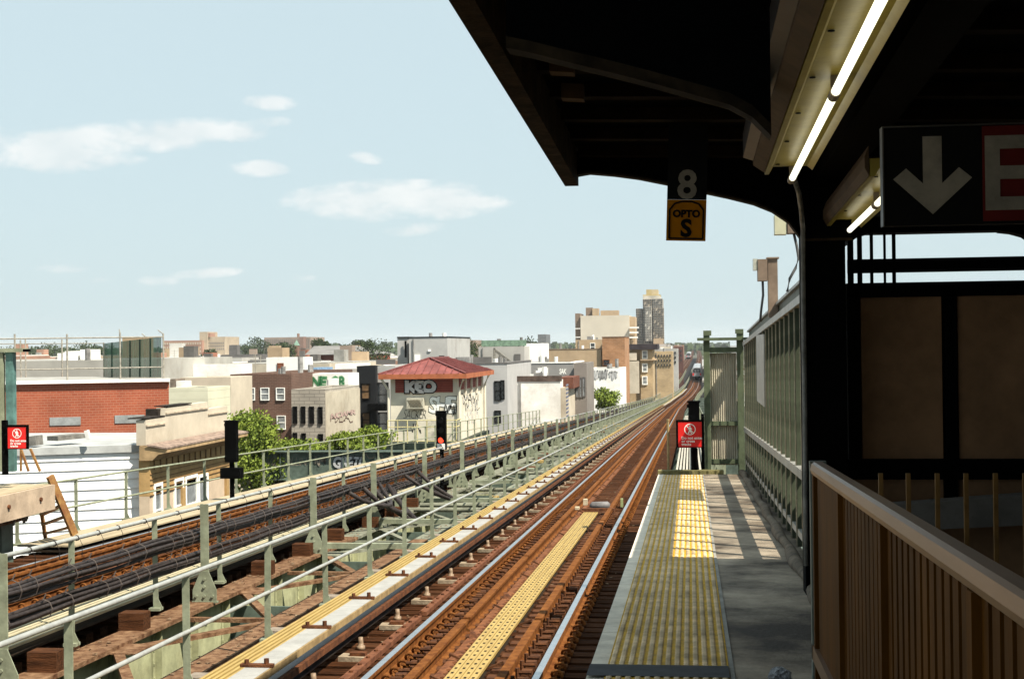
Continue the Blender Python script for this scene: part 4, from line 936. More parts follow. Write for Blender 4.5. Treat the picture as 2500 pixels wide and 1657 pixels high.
add(op, 'support_wall', deep_green, lambda m: (m.box(XP - 5, XP - .55, YP - .75, YP - .6, ztop - 3.6, ztop - .52), m.box(XP - .62, XP - .42, YP - .9, YP - .5, ztop - 3.6, ztop - .52), m.box(XP - 1.5, XP - 1.35, YP - .82, YP - .751, ztop - 3.6, ztop - .52)))
sw = [o for o in op.children if o.name.startswith('support_wall')][0]
tagline(sw, 5, 30, 1228, 76, 1288, Y=YP - .84, m_=dim_white, n=7, r=.02)
ld = thing('ladder', 'rusty yellow ladder leading down from the end of the opposite platform', 'ladder', (XP, YP + .6, -3))
lm_ = mat('ladder_paint', (.42, .24, .08), .7, .3, 8, .2, col2=(.30, .12, .05))
p0, p1, p2, p3 = at(122, 1162, YP + .2), at(182, 1304, YP + .6), at(93, 1195, YP + .9), at(112, 1318, YP + 1.6)
add(ld, 'stile', lm_, lambda m: m.bar(p0, p1, .07, .12)); add(ld, 'stile', lm_, lambda m: m.bar(p2, p3, .05, .10))
for k in range(5):
    t_ = (k + .6) / 5.3; add(ld, 'rung', lm_, lambda m: m.bar(p0.lerp(p1, t_), p2.lerp(p3, t_ * 1.0), .09, .035))
add(ld, 'handhold', lm_, lambda m: m.bar(at(74, 1095, YP + .3), at(98, 1150, YP + .3), .035, .035)); add(ld, 'handhold', lm_, lambda m: m.bar(at(51, 1095, YP + .8), at(70, 1150, YP + .8), .035, .035)); add(ld, 'handhold', lm_, lambda m: m.bar(at(51, 1098, YP + .8), at(51, 1150, YP + .8), .03, .03))
sp = thing('platform_mast', 'blue green steel mast with a flat cross arm on the opposite platform', 'mast', at(23, 1160, 22.35))
teal = mat('teal_steel', (.12, .24, .22), .5, .25, 5, .1, stain=.2)
pbox(sp, 'shaft', teal, 17, 860, 38, 1150, 22.3, -.06, .06); pbox(sp, 'flange', sage, 2, 862, 15, 1150, 22.3, -.08, .0); pbox(sp, 'cross_arm', sage, -30, 851, 62, 859, 22.3, -.12, .12); pbox(sp, 'arm_end', black_steel, 62.5, 852, 68, 858, 22.3, -.1, .1)
# ---------------------------------------------------------------- white siding house with false front
sid_w = siding('white_siding', (.74, .74, .73), .30)
a0 = at(349, 1085, 42); XA = a0.x; zA = a0.z
hA = thing('corner_house', 'white sided corner house with peach false front and dark cornice behind the outer handrail', 'house', (XA - 6, 46, GZ(42)))
YA2 = atx(573, 1060, XA + .5).y; YA2 = 49.3
LA = Vector((XA, 42, 0)) + DB * 15
add(hA, 'wall', sid_w, lambda m: m.prism([(XA, 42), (XA, YA2), (XA - 16, YA2), (LA.x, LA.y)], 'z', GZ(42) - 1, zA - .12))
def roofA(m):
    m.prism([(XA - .05, 41.96), (XA - .05, YA2 - .05), (XA - 15.9, YA2 - .05), (LA.x - .1, LA.y - .05)], 'z', zA - .118, zA - .06); m.bar(Vector((XA, 41.93, zA - .1)), Vector((LA.x, LA.y - .07, zA - .1)), .12, .22)
def boards(m):
    n = Vector((.42, -.90, 0)); a = Vector((XA, 42, 0)) ; b = Vector((LA.x, LA.y, 0)); z = zA - .42
    while z > GZ(42) - .5:
        for p, q in ((a, b),): m.add([p + Vector((0, 0, z)) + n * .045, q + Vector((0, 0, z)) + n * .045, q + Vector((0, 0, z + .29)) + n * .004, p + Vector((0, 0, z + .29)) + n * .004, p + Vector((0, 0, z)) + n * .001, q + Vector((0, 0, z)) + n * .001], [(0, 1, 2, 3), (0, 4, 5, 1)])
        z -= .30
add(hA, 'siding_boards', mat('siding_white', (.78, .78, .77), .7, .05, 1, stain=.15, space='World'), boards)
add(hA, 'roof', mat('silver_roof', (.50, .51, .50), .6, .12, 1.5, .2, stain=.3, space='World'), roofA)
peach = mat('peach_render', (.66, .52, .38), .85, .1, 1.2, .2, stain=.25, space='World'); ochre = mat('ochre_panels', (.52, .33, .14), .8, .15, 2, .2, stain=.2, space='World')
XF = XA + .35
def zf(u, v): return atx(u, v, XF).z
def yf(u): return atx(u, 1100, XF).y
zc = atx(400, 1092, XF).z
add(hA, 'facade', peach, lambda m: m.box(XA + .02, XF, 41.6, YA2, GZ(42) - 1, zc - 1.4))
fro = add(hA, 'upper_facade', ochre, lambda m: m.box(XA + .02, XF + .02, 41.6, YA2, zc - 1.398, zc - .3))
add(fro, 'panel_moulding', mat('dark_ochre', (.30, .18, .08), .8), lambda m: [m.box(XF + .02, XF + .05, 41.6, YA2, zc - 1.38 + k * .16, zc - 1.36 + k * .16) for k in range(5)] + [m.box(XF + .02, XF + .06, 41.9 + k * .52, 41.93 + k * .52, zc - .62, zc - .34) for k in range(14)])
def cornice(m):
    m.prism([(XA + .1, zc - .30), (XF + .15, zc - .30), (XF + .35, zc - .12), (XF + .62, zc - .06), (XF + .62, zc + .04), (XA + .1, zc + .14)], 'y', 41.45, YA2 + .1)
add(hA, 'cornice', mat('cornice_tan', (.50, .34, .18), .85, .2, 3, .2, stain=.3, space='World'), cornice)
add(hA, 'cornice_cap', mat('weathered_cap', (.34, .25, .20), .95, .35, 6, .5, space='World'), lambda m: m.prism([(XA + .35, zc + .142), (XF + .64, zc + .05), (XF + .64, zc + .10), (XA + .35, zc + .19)], 'y', 41.4, YA2 + .12))
zp0 = atx(345, 1028, XF).z; zp = zc + .95
def parapet(m):
    pts = [(41.6, zc + .15), (41.6, zc + .92), (43.2, zc + .95), (43.25, zc + 1.22), (47.2, zc + 1.25), (47.25, zc + 1.0), (YA2, zc + 1.02), (YA2, zc + .15)]
    m.prism(pts, 'x', XA - .05, XA + .25)
add(hA, 'false_front', mat('cream_parapet', (.66, .58, .46), .85, .08, 1.2, .2, stain=.25, space='World'), parapet)
add(hA, 'parapet_mould', mat('pale_mould', (.60, .50, .38), .85), lambda m: (m.box(XA + .252, XA + .30, 41.6, 43.2, zc + .72, zc + .77), m.box(XA + .252, XA + .30, 43.25, 47.2, zc + 1.02, zc + 1.07), m.box(XA + .252, XA + .30, 47.25, YA2, zc + .80, zc + .85)))
add(hA, 'parapet_tar', mat('tar', (.035, .028, .022), .9, .3, 6), lambda m: (m.box(XA - .3, XA + .27, 41.55, 43.2, zc + .955, zc + .99), m.box(XA - .12, XA + .28, 43.25, 45.6, zc + 1.255, zc + 1.285), m.box(XA - .3, XA + .1, 43.0, 43.24, zc + .9, zc + 1.2)))
add(hA, 'pilaster', ochre, lambda m: [m.box(XF + .002, XF + .09, y, y + .28, GZ(42), zc - 1.40) for y in (44.2, 48.6)])
for (u0, u1, v0, v1) in ((376, 392, 1188, 1300), (426, 444, 1176, 1290), (452, 478, 1170, 1286), (484, 504, 1166, 1280)):
    window(hA, u0, v0, u1, v1, X=XF, frame=white_paint, pane=glass_light, fw=.1)
add(hA, 'chimney_pipe', white_wall, lambda m: m.bar(at(211, 1050, 41), at(217, 1072, 41), .12, .12))
add(hA, 'roof_tar_pile', mat('tar_pile', (.20, .19, .17), .9, .3, 4), lambda m: (m.bar(at(128, 1070, 42.5), at(196, 1063, 43.5), .5, .14), m.bar(at(76, 1076, 42), at(96, 1074, 42), .5, .3)))
# ---------------------------------------------------------------- red brick building with rooftop fence
pB = at(413, 932, 62); qB = at(253, 925, 74); lB = pB + DB * 34; zB = at(413, 932, 62).z
bB = thing('building', 'long red brick building with a white coping and chain link fence on its roof', 'building', (pB.x - 10, 62, GZ(62)))
polyB = [(pB.x, 62), (qB.x, 74), (qB.x - 40, 74), (lB.x, lB.y)]
add(bB, 'wall', red_brick, lambda m: m.prism(polyB, 'z', GZ(62) - 1, zB)); add(bB, 'roof', roof_grey, lambda m: m.prism([(pB.x - .6, 62.3), (qB.x - .3, 73.7), (qB.x - 39, 73.7), (lB.x + .3, lB.y + .4)], 'z', zB + .003, zB + .06))
add(bB, 'coping', white_wall, lambda m: m.bar(pB + Vector((.05, -.02, .09)), lB + Vector((0, -.02, .09)), .35, .14))
bB['_z'] = zB
for (u0, v0, u1, v1) in ((121, 1018, 197, 1038), (280, 1013, 353, 1032)):
    q0 = onplane(u0, v0, pB, DB); q1 = onplane(u1, v1, pB, DB); q1.z, q0.z = (q0.z + q1.z) / 2, (q0.z + q1.z) / 2; w = add(bB, 'vent_panel', mat('vent_steel', (.40, .42, .42), .5, .15, 3, .1, metal=.3, stain=.3), lambda m: m.bar(q0, q1, .08, .36))
rf = thing('rooftop_fence', 'tall rusty pipe fence with barbed wire arms on the red brick building', 'fence', at(200, 930, 62.2))
zB = bB['_z']; steel_f = mat('fence_pipe', (.40, .37, .31), .6, .25, 8, .1, space='World')
def fpost(u, Y, v0, name='post'): b = at(u, v0, Y) if Y > 70 else onplane(u, v0, pB, DB) + Vector((-.05, .25, 0)); add(rf, name, steel_f, lambda m: m.tube([(b.x, b.y, zB - .1), (b.x, b.y, b.z)], .04, 6))
for u, v in ((32, 815), (160, 815), (290, 811), (-100, 815)): fpost(u, 62.3, v)
for u, v in ((50, 830), (151, 828), (62, 826)): fpost(u, 74, v)
fpost(396, 62.3, 813); fpost(253, 74, 836)
for v in (825, 899): b = onplane(396, v - 3, pB, DB) + Vector((-.05, .25, 0)); a = b + DB * 22 + Vector((0, 0, -.08)); add(rf, 'rail', steel_f, lambda m: m.tube([a, b], .035, 6))
a = at(-50, 840, 74); b = at(253, 838, 74); add(rf, 'rail', steel_f, lambda m: m.tube([a, b], .03, 6))
for (u, v, du) in ((396, 813, -14), (355, 822, -12), (290, 811, -2)): a = onplane(u, v + 2, pB, DB) + Vector((-.05, .25, 0)); b = a + Vector((du * .018, 0, .18)); add(rf, 'barb_arm', steel_f, lambda m: m.tube([a, b], .025, 5))
scr = thing('green_screen', 'translucent dark green windbreak mesh stretched across the roof fence corner', 'screen', at(320, 900, 66))
smat = mat('green_mesh', (.035, .13, .075), .7, .35, .9, .1, stretch=(3, 3, .3), space='World')
nt = smat.node_tree; bsd = nt.nodes['Principled BSDF']; bsd.inputs['Alpha'].default_value = .78
a, b, c, d = at(394, 822, 62.4), at(394, 921, 62.4), at(253, 921, 74), at(253, 838, 74)
def scf(m):
    n = 14
    for i in range(n):
        t0, t1 = i / n, (i + 1) / n; k = Vector((0, .06 * (i % 2), 0)); k2 = Vector((0, .06 * ((i + 1) % 2), 0))
        m.quad(a.lerp(d, t0) + k, a.lerp(d, t1) + k2, b.lerp(c, t1) + k2, b.lerp(c, t0) + k)
m = MB(); scf(m); so = m.build('cloth', smat, scr, fix=False)
for k in (1, 2, 3, 4, 5): add(scr, 'post', mat('dark_green_pipe', (.03, .06, .045), .6), lambda m: m.tube([b.lerp(c, k / 6), a.lerp(d, k / 6)], .04, 6))
building('pale warehouse with a low pitched roof beyond the rooftop fence', -300, 252, 882, 84, 25, mat('warehouse_wall', (.52, .50, .45), .9, .1, .5, .1, stain=.3, space='World'), roof_grey, .1, name='warehouse', cat='warehouse')
for i, (u0, u1, v0, v1) in enumerate(((158, 172, 857, 883), (196, 216, 853, 878), (140, 156, 862, 884))):
    o = pbox(None, 'roof_hut', white_wall, u0, v0, u1, v1, 92 + i, 0, 2); tag(o, ('narrow white roof hut on the pale warehouse', 'wider white roof hut on the pale warehouse', 'small grey white roof hut left of the others on the warehouse')[i], 'roof hut')
bC = building('little cream sided house between the red brick building and white block', 412, 507, 946, 58.5, 3, siding('cream_siding', (.70, .68, .52), .35), roof_dark, .1, name='house', cat='house')
pbox(bC, 'chimney', white_wall, 430, 930, 452, 952, 60, 0, .8); pbox(bC, 'bulkhead', mat('mud', (.25, .2, .16), .9), 415, 925, 429, 952, 60, 0, 1.2)
building('blank cream block left of the brown brick building', 440, 563, 921, 78, 4, cream_wall, mat('white_roof', (.70, .69, .66), .8, .06, 1, space='World'), .2)
# ---------------------------------------------------------------- mid distance row
building('white and grey rooftop block with plain walls', 440, 590, 890, 100, 2.5, white_wall, white_wall, .1, name='roof_block', cat='roof block')
t_ = building('white rooftop stair hut with a brown door', 650, 745, 872, 120, 2.5, white_wall, white_wall, .1, name='stair_hut', cat='roof hut')
pbox(t_, 'door', mat('brown_door', (.25, .09, .05), .7), 677, 886, 693, 914, 120, -.08, -.002)
bE = building('plain dark brown brick building with four windows behind the green tree', 562, 711, 913, 85, 16, brown_brick, roof_grey, .3, pane=glass_light, frame=white_paint, fw=.05,
              front=[(572, 948, 588, 975), (604, 948, 621, 975), (638, 948, 656, 975), (676, 948, 694, 975), (678, 1016, 696, 1046), (572, 1016, 588, 1046), (604, 1016, 621, 1046)])
bF = building('pale grey brick building with tall black windows and a graffiti side wall', 711, 793, 950, 80, 8.6, grey_brick, roof_grey, .3, pane=black_paint, frame=black_paint, fw=.03,
              front=[(716, 993, 725, 1032), (736, 993, 745, 1032), (756, 993, 766, 1032), (778, 994, 787, 1033), (716, 1057, 725, 1075), (737, 1058, 746, 1078), (778, 1060, 788, 1078)])
x1 = X_(bF); add(bF, 'side_wall', mat('beige_side', (.60, .54, .43), .9, .1, 1, .2, stain=.35, space='World'), lambda m: m.box(x1 + .003, x1 + .05, 80, 88.6, GZ(80), bF['_z'] - .2))
pinkp = mat('pink_paint', (.62, .45, .40), .8); brownp = mat('brown_paint', (.16, .09, .07), .8)
graf(bF, 'NOAMR', 806, 998, 868, 1024, X=x1 + .06, fill=pinkp, line=brownp, off=.02); tagline(bF, 3, 806, 1018, 866, 1030, X=x1 + .06, m_=brownp, n=8, r=.03)
bG = building('white rooftop wall with green graffiti behind the pale grey brick building', 711, 850, 912, 90, 3, white_wall, white_wall, .05, name='graffiti_wall', cat='wall')
greenp = mat('green_spray', (.06, .24, .10), .7, .3, 3, space='World'); 
graf(bG, 'LSANE', 714, 917, 800, 947, Y=90, fill=greenp, line=mat('pale_green_spray', (.55, .68, .48), .8), off=.05); graf(bG, 'OB', 806, 916, 842, 948, Y=90, fill=greenp, line=mat('pale_green_spray', (.55, .68, .48), .8), off=.05)
pbox(bG, 'painted_patch', white_paint, 802, 923, 828, 942, 90, -.06, -.04); pbox(bG, 'red_patch', red_sign, 802, 942.5, 827, 948, 90, -.06, -.04)
for i, (x0, x1_, y0, yy, mw, lb) in enumerate(((745, 775, 898, 135, mat('blue_tarp', (.25, .40, .60), .7), 'small blue and white roof structure by the white stair hut'), (818, 872, 888, 140, white_wall, 'white roof parapet with railings left of the black building'), (795, 850, 902, 132, grey_wall, 'low grey roof box beside the blue structure'))):
    building(lb, x0, x1_, y0, yy, 6, mw, None, .1, name='roof_box', cat='roof box')
bH = building('black clad apartment building with narrow balconies left of the red roofed hut', 871, 917, 893, 95, 3, black_wall, roof_dark, .2, pane=mat('brown_curtain', (.20, .12, .06), .5, .4, 2), frame=black_paint,
              front=[(884, 938, 902, 972), (886, 1008, 902, 1040)])
bI = building('grey apartment block joined to the black one, behind the hut', 917.5, 965, 893, 95.6, 20, grey_wall, roof_dark, .2, pane=glass, frame=black_paint, front=[(922, 936, 947, 990), (922, 1008, 947, 1060)])
pbox(bI, 'balcony', black_steel, 905, 985, 950, 1001, 95, -1.0, -.1); pbox(bI, 'roof_rail', dkgrey_wall, 918, 878, 965, 889, 97, 0, .1)
bJ = building('tall pale grey tower block with black roof edge behind the hut', 998, 1092, 824, 132, 14, grey_wall, roof_dark, .1, coping=black_steel, name='tower_block', cat='tower block')
pbox(bJ, 'side_bay', grey_wall, 970, 824, 996, 900, 133, 0, 8); pbox(bJ, 'bay_edge', black_steel, 969, 822, 997.5, 824.5, 132.9, 0, 8)
pbox(bJ, 'door', white_paint, 1012, 866, 1026, 892, 132, -.1, -.002); pbox(bJ, 'vent', black_steel, 1072, 868, 1085, 874, 132, -.06, -.002); pbox(bJ, 'lamp_box', white_paint, 1045, 853, 1052, 858, 132, -.1, -.002); pbox(bJ, 'downpipe', black_steel, 988, 832, 993, 872, 132.8, -.1, -.01)
bK = building('light grey block with tall windows right of the hut', 1100, 1238, 888, 104, 16, mat('light_grey_render', (.52, .51, .50), .85, .06, .6, space='World'), roof_dark, .25, coping=dkgrey_wall, pane=glass, frame=black_paint, front=[(1209, 932, 1221, 976), (1224, 930, 1230, 972), (1209, 1004, 1221, 1030)])
pbox(bK, 'roof_screen', dkgrey_wall, 1112, 872, 1200, 885, 108, 0, .15)
bL = building('long mid grey wall building above the white painted wall', 1238.5, 1400, 887, 122, 12, mat('mid_grey_render', (.33, .32, .31), .85, .08, .6, .1, stain=.1, space='World'), roof_grey, .25, coping=white_wall, name='apartment_block')
pbox(bL, 'painted_sign', white_wall, 1313, 898, 1338, 915, 122, -.08, -.002); tagline(bL, 8, 1316, 908, 1338, 914, Y=121.9, n=5, r=.06); graf(bL, 'SAK', 1365, 899, 1384, 914, Y=122, fill=white_paint, line=dim_white, off=.03)
bM = building('brown grey block with tall narrow windows at the end of the grey wall', 1401, 1432, 886, 119, 9, mat('brown_grey', (.27, .24, .215), .85, .1, .6, space='World'), roof_grey, .2, pane=glass_light, frame=dkgrey_wall,
              front=[(1407, 923, 1412, 968), (1416, 923, 1420, 968), (1423, 922, 1428, 966)])
bN = building('bright white painted wall building with a dark tarred top below the grey wall', 1256, 1368, 928, 110, 8, white_wall, mat('tar_roof', (.19, .16, .14), .9, .3, 1, space='World'), .08, name='low_building')
pbox(bN, 'tar_edge', mat('tar_edge', (.12, .085, .07), .9, .35, 2, space='World'), 1240, 918, 1372, 930.5, 110, -.06, -.002)
pbox(bN, 'return_wall', mat('taupe_wall', (.36, .32, .27), .9, .1, 1, space='World'), 1238.6, 930.6, 1257, 1010, 110, .0, 2)
XN = X_(bN); add(bN, 'facade', cream_wall, lambda m: m.box(XN + .005, XN + .4, 110, 119, GZ(110), bN['_z'] - .6)); add(bN, 'cornice', mat('red_brown_cornice', (.18, .07, .045), .8, .2, 2), lambda m: m.box(XN - .3, XN + .8, 112.4, 119, bN['_z'] - .75, bN['_z'] + .15))
add(bN, 'striped_hanging', mat('blue_grey_cloth', (.20, .21, .27), .8), lambda m: [m.box(XN + .405, XN + .44, 110.2, 112.2, bN['_z'] - 2.9 + k * .3, bN['_z'] - 2.75 + k * .3) for k in range(9)])
# ---------------------------------------------------------------- signal hut with red roof
YH = 75.6; hc = at(1118, 1073, YH); XH1 = hc.x; XH0 = at(955, 1073, YH).x; YH2 = YH + 9.8; zE = at(1100, 919, YH).z; zH = at(1118, 1076, YH).z
hut = thing('signal_hut', 'cream signal hut with a red hipped metal roof, louvres and graffiti beside the tracks', 'hut', ((XH0 + XH1) / 2, YH + 5, zH))
hutc = mat('hut_cream', (.84, .78, .64), .8, .08, 1, .15, stain=.3, space='World'); redroof = mat('red_metal_roof', (.27, .088, .08), .65, .25, 1.2, .05, stain=.3, space='World')
add(hut, 'wall', hutc, lambda m: m.box(XH0, XH1, YH, YH2, zH, zE)); add(hut, 'floor_beam', dark_green, lambda m: m.box(XH0 - 1.2, XH1 + .3, YH - 1.6, YH2 + .2, zH - .55, zH - .003))
zr = at(1045, 875, YH + 3).z; ov = .55
def roofh(m):
    x0, x1, y0, y1 = XH0 - ov, XH1 + ov, YH - ov, YH2 + ov; xm = (x0 + x1) / 2; w = (x1 - x0) / 2; r0, r1 = (xm, y0 + w, zr), (xm, y1 - w, zr); z = zE + .14
    m.add([(x0, y0, z), (x1, y0, z), (x1, y1, z), (x0, y1, z), r0, r1], [(0, 1, 4), (1, 2, 5, 4), (2, 3, 5), (3, 0, 4, 5), (3, 2, 1, 0)])
hr = add(hut, 'roof', redroof, roofh)
def ribs(m):
    x0, x1, y0, y1 = XH0 - ov, XH1 + ov, YH - ov, YH2 + ov; xm = (x0 + x1) / 2; w = (x1 - x0) / 2; z = zE + .14; n = 12
    for k in range(1, n):
        x = x0 + (x1 - x0) * k / n; tt = 1 - abs(x - xm) / w; m.bar((x, y0, z + .03), (x, y0 + w * tt, z + .03 + (zr - z) * tt), .04, .05)
    for k in range(1, 26):
        y = y0 + (y1 - y0) * k / 26; tt = min(1, (y - y0) / w, (y1 - y) / w); m.bar((x1, y, z + .03), (x1 - w * tt, y, z + .03 + (zr - z) * tt), .04, .05)
    m.bar((x0, y0, z + .04), (xm, y0 + w, zr + .05), .12, .08); m.bar((x1, y0, z + .04), (xm, y0 + w, zr + .05), .12, .08); m.bar((xm, y0 + w, zr + .05), (xm, y1 - w, zr + .05), .14, .08)
add(hr, 'rib', mat('red_rib', (.22, .07, .065), .45), ribs)
add(hut, 'fascia', mat('fascia_orange', (.46, .15, .07), .7, .15, 2, .1), lambda m: (m.box(XH0 - ov, XH1 + ov, YH - ov - .03, YH - ov, zE - .10, zE + .16), m.box(XH1 + ov, XH1 + ov + .03, YH - ov - .03, YH2 + ov, zE - .10, zE + .16), m.box(XH0 - ov, XH0 - ov + .03, YH - ov, YH2 + ov, zE - .1, zE + .137), m.box(XH0 - ov + .03, XH1 + ov, YH - ov, YH2 + ov, zE + .0, zE + .03)))
louv = mat('red_louvre', (.34, .075, .05), .6, .1, 3)
def lv(par, f, z0, z1):
    m = MB(); n = int((z1 - z0) / .12)
    for k in range(n): f(m, z0 + k * .12, z0 + k * .12 + .085)
    return m.build('louvre', louv, par)
a = at(965, 925, YH); b = at(1106, 957, YH)
lv(hut, lambda m, p, q: m.box(a.x, b.x, YH - .05, YH - .003, p, q), b.z, a.z)
add(hut, 'louvre_back', mat('louvre_back', (.20, .04, .03), .8), lambda m: (m.box(a.x, b.x, YH - .002, YH + .002, b.z, a.z), m.box(XH1 - .002, XH1 + .002, YH + .5, YH2 - 1.0, b.z + .1, a.z)))
for k in range(4):
    y0 = YH + .5 + k * 2.1; lv(hut, lambda m, p, q: m.box(XH1 + .003, XH1 + .05, y0, y0 + 1.7, p, q), b.z + .1, a.z)
    add(hut, 'louvre_mullion', hutc, lambda m: m.box(XH1 + .003, XH1 + .12, y0 + 1.75, y0 + 2.05, b.z - .2, a.z + .1))
a = at(997, 971, YH); b = at(1037, 996, YH)
ac = add(hut, 'air_conditioner', mat('ac_cream', (.60, .57, .46), .6, .1, 4), lambda m: m.box(a.x, b.x, YH - .5, YH - .003, b.z, a.z))
def acg(m):
    for k in range(9): x = a.x + .06 + k * (b.x - a.x - .2) / 9; m.bar((x, YH - .51, b.z + .08), (x + .2, YH - .51, a.z - .08), .018, .018); m.bar((x + .2, YH - .512, b.z + .08), (x, YH - .512, a.z - .08), .018, .018)
add(ac, 'grille', mat('grille_brown', (.22, .18, .12), .7), acg)
add(hut, 'corner_pipe', hutc, lambda m: [m.tube([(x, y, zH), (x, y, zE - .7), (x + dx, y - .3, zE - .1)], .07, 8) for x, y, dx in ((XH1 + .12, YH - .12, .3), (XH0 - .1, YH - .12, -.3), (XH1 + .12, YH2 - .3, .3))])
add(hut, 'door', mat('door_cream', (.66, .62, .52), .7), lambda m: m.box(at(1044, 1000, YH).x, at(1092, 1000, YH).x, YH - .05, YH - .003, zH + .05, at(1050, 1022, YH).z))
silver = mat('silver_spray', (.62, .62, .62), .6, .1, 2); 
graf(hut, 'KEO', 986, 925, 1068, 962, Y=YH - .06, fill=silver, line=black_paint, off=.07, lean=0)
graf(hut, 'SHE', 1046, 966, 1116, 1010, Y=YH, fill=white_paint, line=black_paint, off=.03, lean=.1); tagline(hut, 12, 1086, 985, 1120, 1015, Y=YH - .03, n=6, r=.02)
graf(hut, 'SACKER', 985, 1000, 1040, 1022, Y=YH, fill=None, line=black_paint, off=-.012, lean=.3); tagline(hut, 21, 1000, 1030, 1036, 1060, Y=YH, n=4, r=.02)
for k in range(5): tagline(hut, 30 + k, 1126 + k * 2, 958 + k * 9, 1172, 978 + k * 14, X=XH1, m_=(black_paint, silver, black_paint, white_paint, silver)[k], n=9, r=.028)
hrl = thing('hut_railing', 'cream yellow pipe railing around the front platform of the red roofed hut', 'railing', (XH0, YH - 1.4, zH)); yp = mat('cream_yellow_paint', (.66, .58, .30), .6, .12, 6)
xa, xb = at(947, 1050, YH - 1.5).x, at(1114, 1050, YH - 1.5).x; yy = YH - 1.5; zt_ = at(1000, 1026, yy).z
for k in range(8): x = xa + (xb - xa) * k / 7; add(hrl, 'post', yp, lambda m: m.tube([(x, yy, zH - .1), (x, yy, zt_)], .035, 6))
for z in (zt_, zt_ - .35, zH + .1): add(hrl, 'rail', yp, lambda m: m.tube([(xa, yy, z), (xb, yy, z)], .03, 6))
for z in (zt_, zt_ - .35): add(hrl, 'rail', yp, lambda m: m.tube([(xb, yy, z), (xb, YH, z)], .03, 6))
# side girder carrying the hut
sgd = thing('street_girder', 'weathered green bridge girder with white graffiti spanning below the hut', 'girder', (-14, 60, -6)); YG = 60
a = at(608, 1104, YG); b = at(1075, 1150, YG)
add(sgd, 'web', deep_green, lambda m: m.box(a.x, b.x, YG, YG + .05, b.z - .3, a.z)); add(sgd, 'top_flange', deep_green, lambda m: m.box(a.x, b.x, YG - .22, YG + .25, a.z + .002, a.z + .06)); add(sgd, 'bottom_flange', deep_green, lambda m: m.box(a.x, b.x, YG - .22, YG + .25, b.z - .36, b.z - .302))
a2 = at(640, 1098, YG); add(sgd, 'deck_slope', deep_green, lambda m: (m.add([(a.x + 1, YG + .3, a.z + .08), (b.x, YG + .3, a.z + .08), (b.x, YH - 2, zH - .55), (a.x + 4.4, YH - 2, zH - .75)], [(0, 1, 2, 3)]), m.box(b.x - 3.6, b.x - .2, YG + .3, YH - 1.8, zH - 1.6, zH - .9)))
pbox(sgd, 'end_post', sage, 597, 1092, 614, 1215, YG, -.3, .3); pbox(sgd, 'post_cap', sage, 594, 1088, 617, 1092, YG, -.35, .35); pbox(sgd, 'spike', sage, 603, 1076, 605, 1088, YG, -.03, .03)
add(sgd, 'stiffener', deep_green, lambda m: [m.box(a.x + 1.4 * k, a.x + 1.4 * k + .04, YG - .12, YG - .002, b.z - .3, a.z) for k in range(1, 6)])
web = [o for o in sgd.children if o.name.startswith('web')][0]
graf(web, 'SWIZCOLLIN', 632, 1116, 750, 1136, Y=YG - .02, fill=None, line=dim_white, off=-.012, lean=.2); graf(web, 'GRETI', 812, 1112, 885, 1144, Y=YG - .02, fill=silver, line=black_paint, off=.05); tagline(web, 44, 770, 1114, 800, 1140, Y=YG - .02, m_=dim_white, n=5, r=.03); tagline(web, 45, 890, 1108, 990, 1120, Y=YG - .02, m_=dim_white, n=9, r=.02)
# ---------------------------------------------------------------- right of centre
bO = building('pale rooftop floor with an outside stair and green roof screens', 1168, 1280, 846, 150, 12, mat('pale_taupe', (.50, .48, .45), .85, .06, .6, space='World'), roof_grey, .1)
pbox(bO, 'door', dkgrey_wall, 1256, 864, 1271, 886, 150, -.08, -.002)
add(bO, 'outside_stair', mat('stair_steel', (.20, .19, .17), .6), lambda m: (m.bar(at(1207, 853, 149), at(1253, 888, 149), .9, .25), m.bar(at(1207, 849, 148.6), at(1207, 888, 148.6), .2, .2), m.bar(at(1220, 862, 148.6), at(1220, 888, 148.6), .2, .2)))
pbox(bO, 'roof_screen', mat('green_glass', (.20, .30, .22), .4), 1175, 831, 1285, 844, 152, 0, .1)
building('white painted annex behind the green roof screens', 1281, 1322, 838, 155, 8, white_wall, None, .1)
bP = building('long tan rendered building with an orange brick end', 1322, 1468, 853, 188, 12, tan_wall, roof_grey, .2, coping=mat('tan_cop', (.3, .2, .14), .8), name='tan_building')
building('tan upper storey set back behind the long tan building', 1405, 1478, 829, 196, 12, tan_wall, roof_grey, .2, pane=glass, frame=white_paint, front=[(1442, 838, 1452, 855)], name='upper_storey')
bQ = building('orange brick stair tower rising at the end of the tan building', 1470, 1525, 823, 187.5, 14, orange_brick, roof_dark, .2, coping=mat('tan_cop', (.3, .2, .14), .8), pane=glass, frame=rust_dark, front=[(1474, 879, 1487, 891)])
bR = building('low white building with a silver graffiti band in front of the orange brick tower', 1432, 1514, 901, 150, 14, white_wall, roof_grey, .1, name='low_building'); graf(bR, 'CESA', 1437, 904, 1470, 926, Y=150, fill=white_wall, line=silver, off=.03)
for q in range(3): tagline(bR, 60 + q, 1438 + q * 24, 903, 1462 + q * 24, 927, Y=149.95, m_=(silver, mat('soft_grey_spray', (.40, .40, .40), .7), silver)[q], n=6, r=.07)
bS = building('tan stone corner building with a dark bracketed cornice beside the far tracks', 1527, 1567, 842, 232, 10, tan_brick, roof_dark, .3, name='corner_building')
x1 = X_(bS); zS = bS['_z']
for k, v in enumerate((857, 889, 920)): window(bS, 1569.5, v, 1579, v + 17, Y=231.4, frame=white_paint, pane=glass_light, fw=.14)
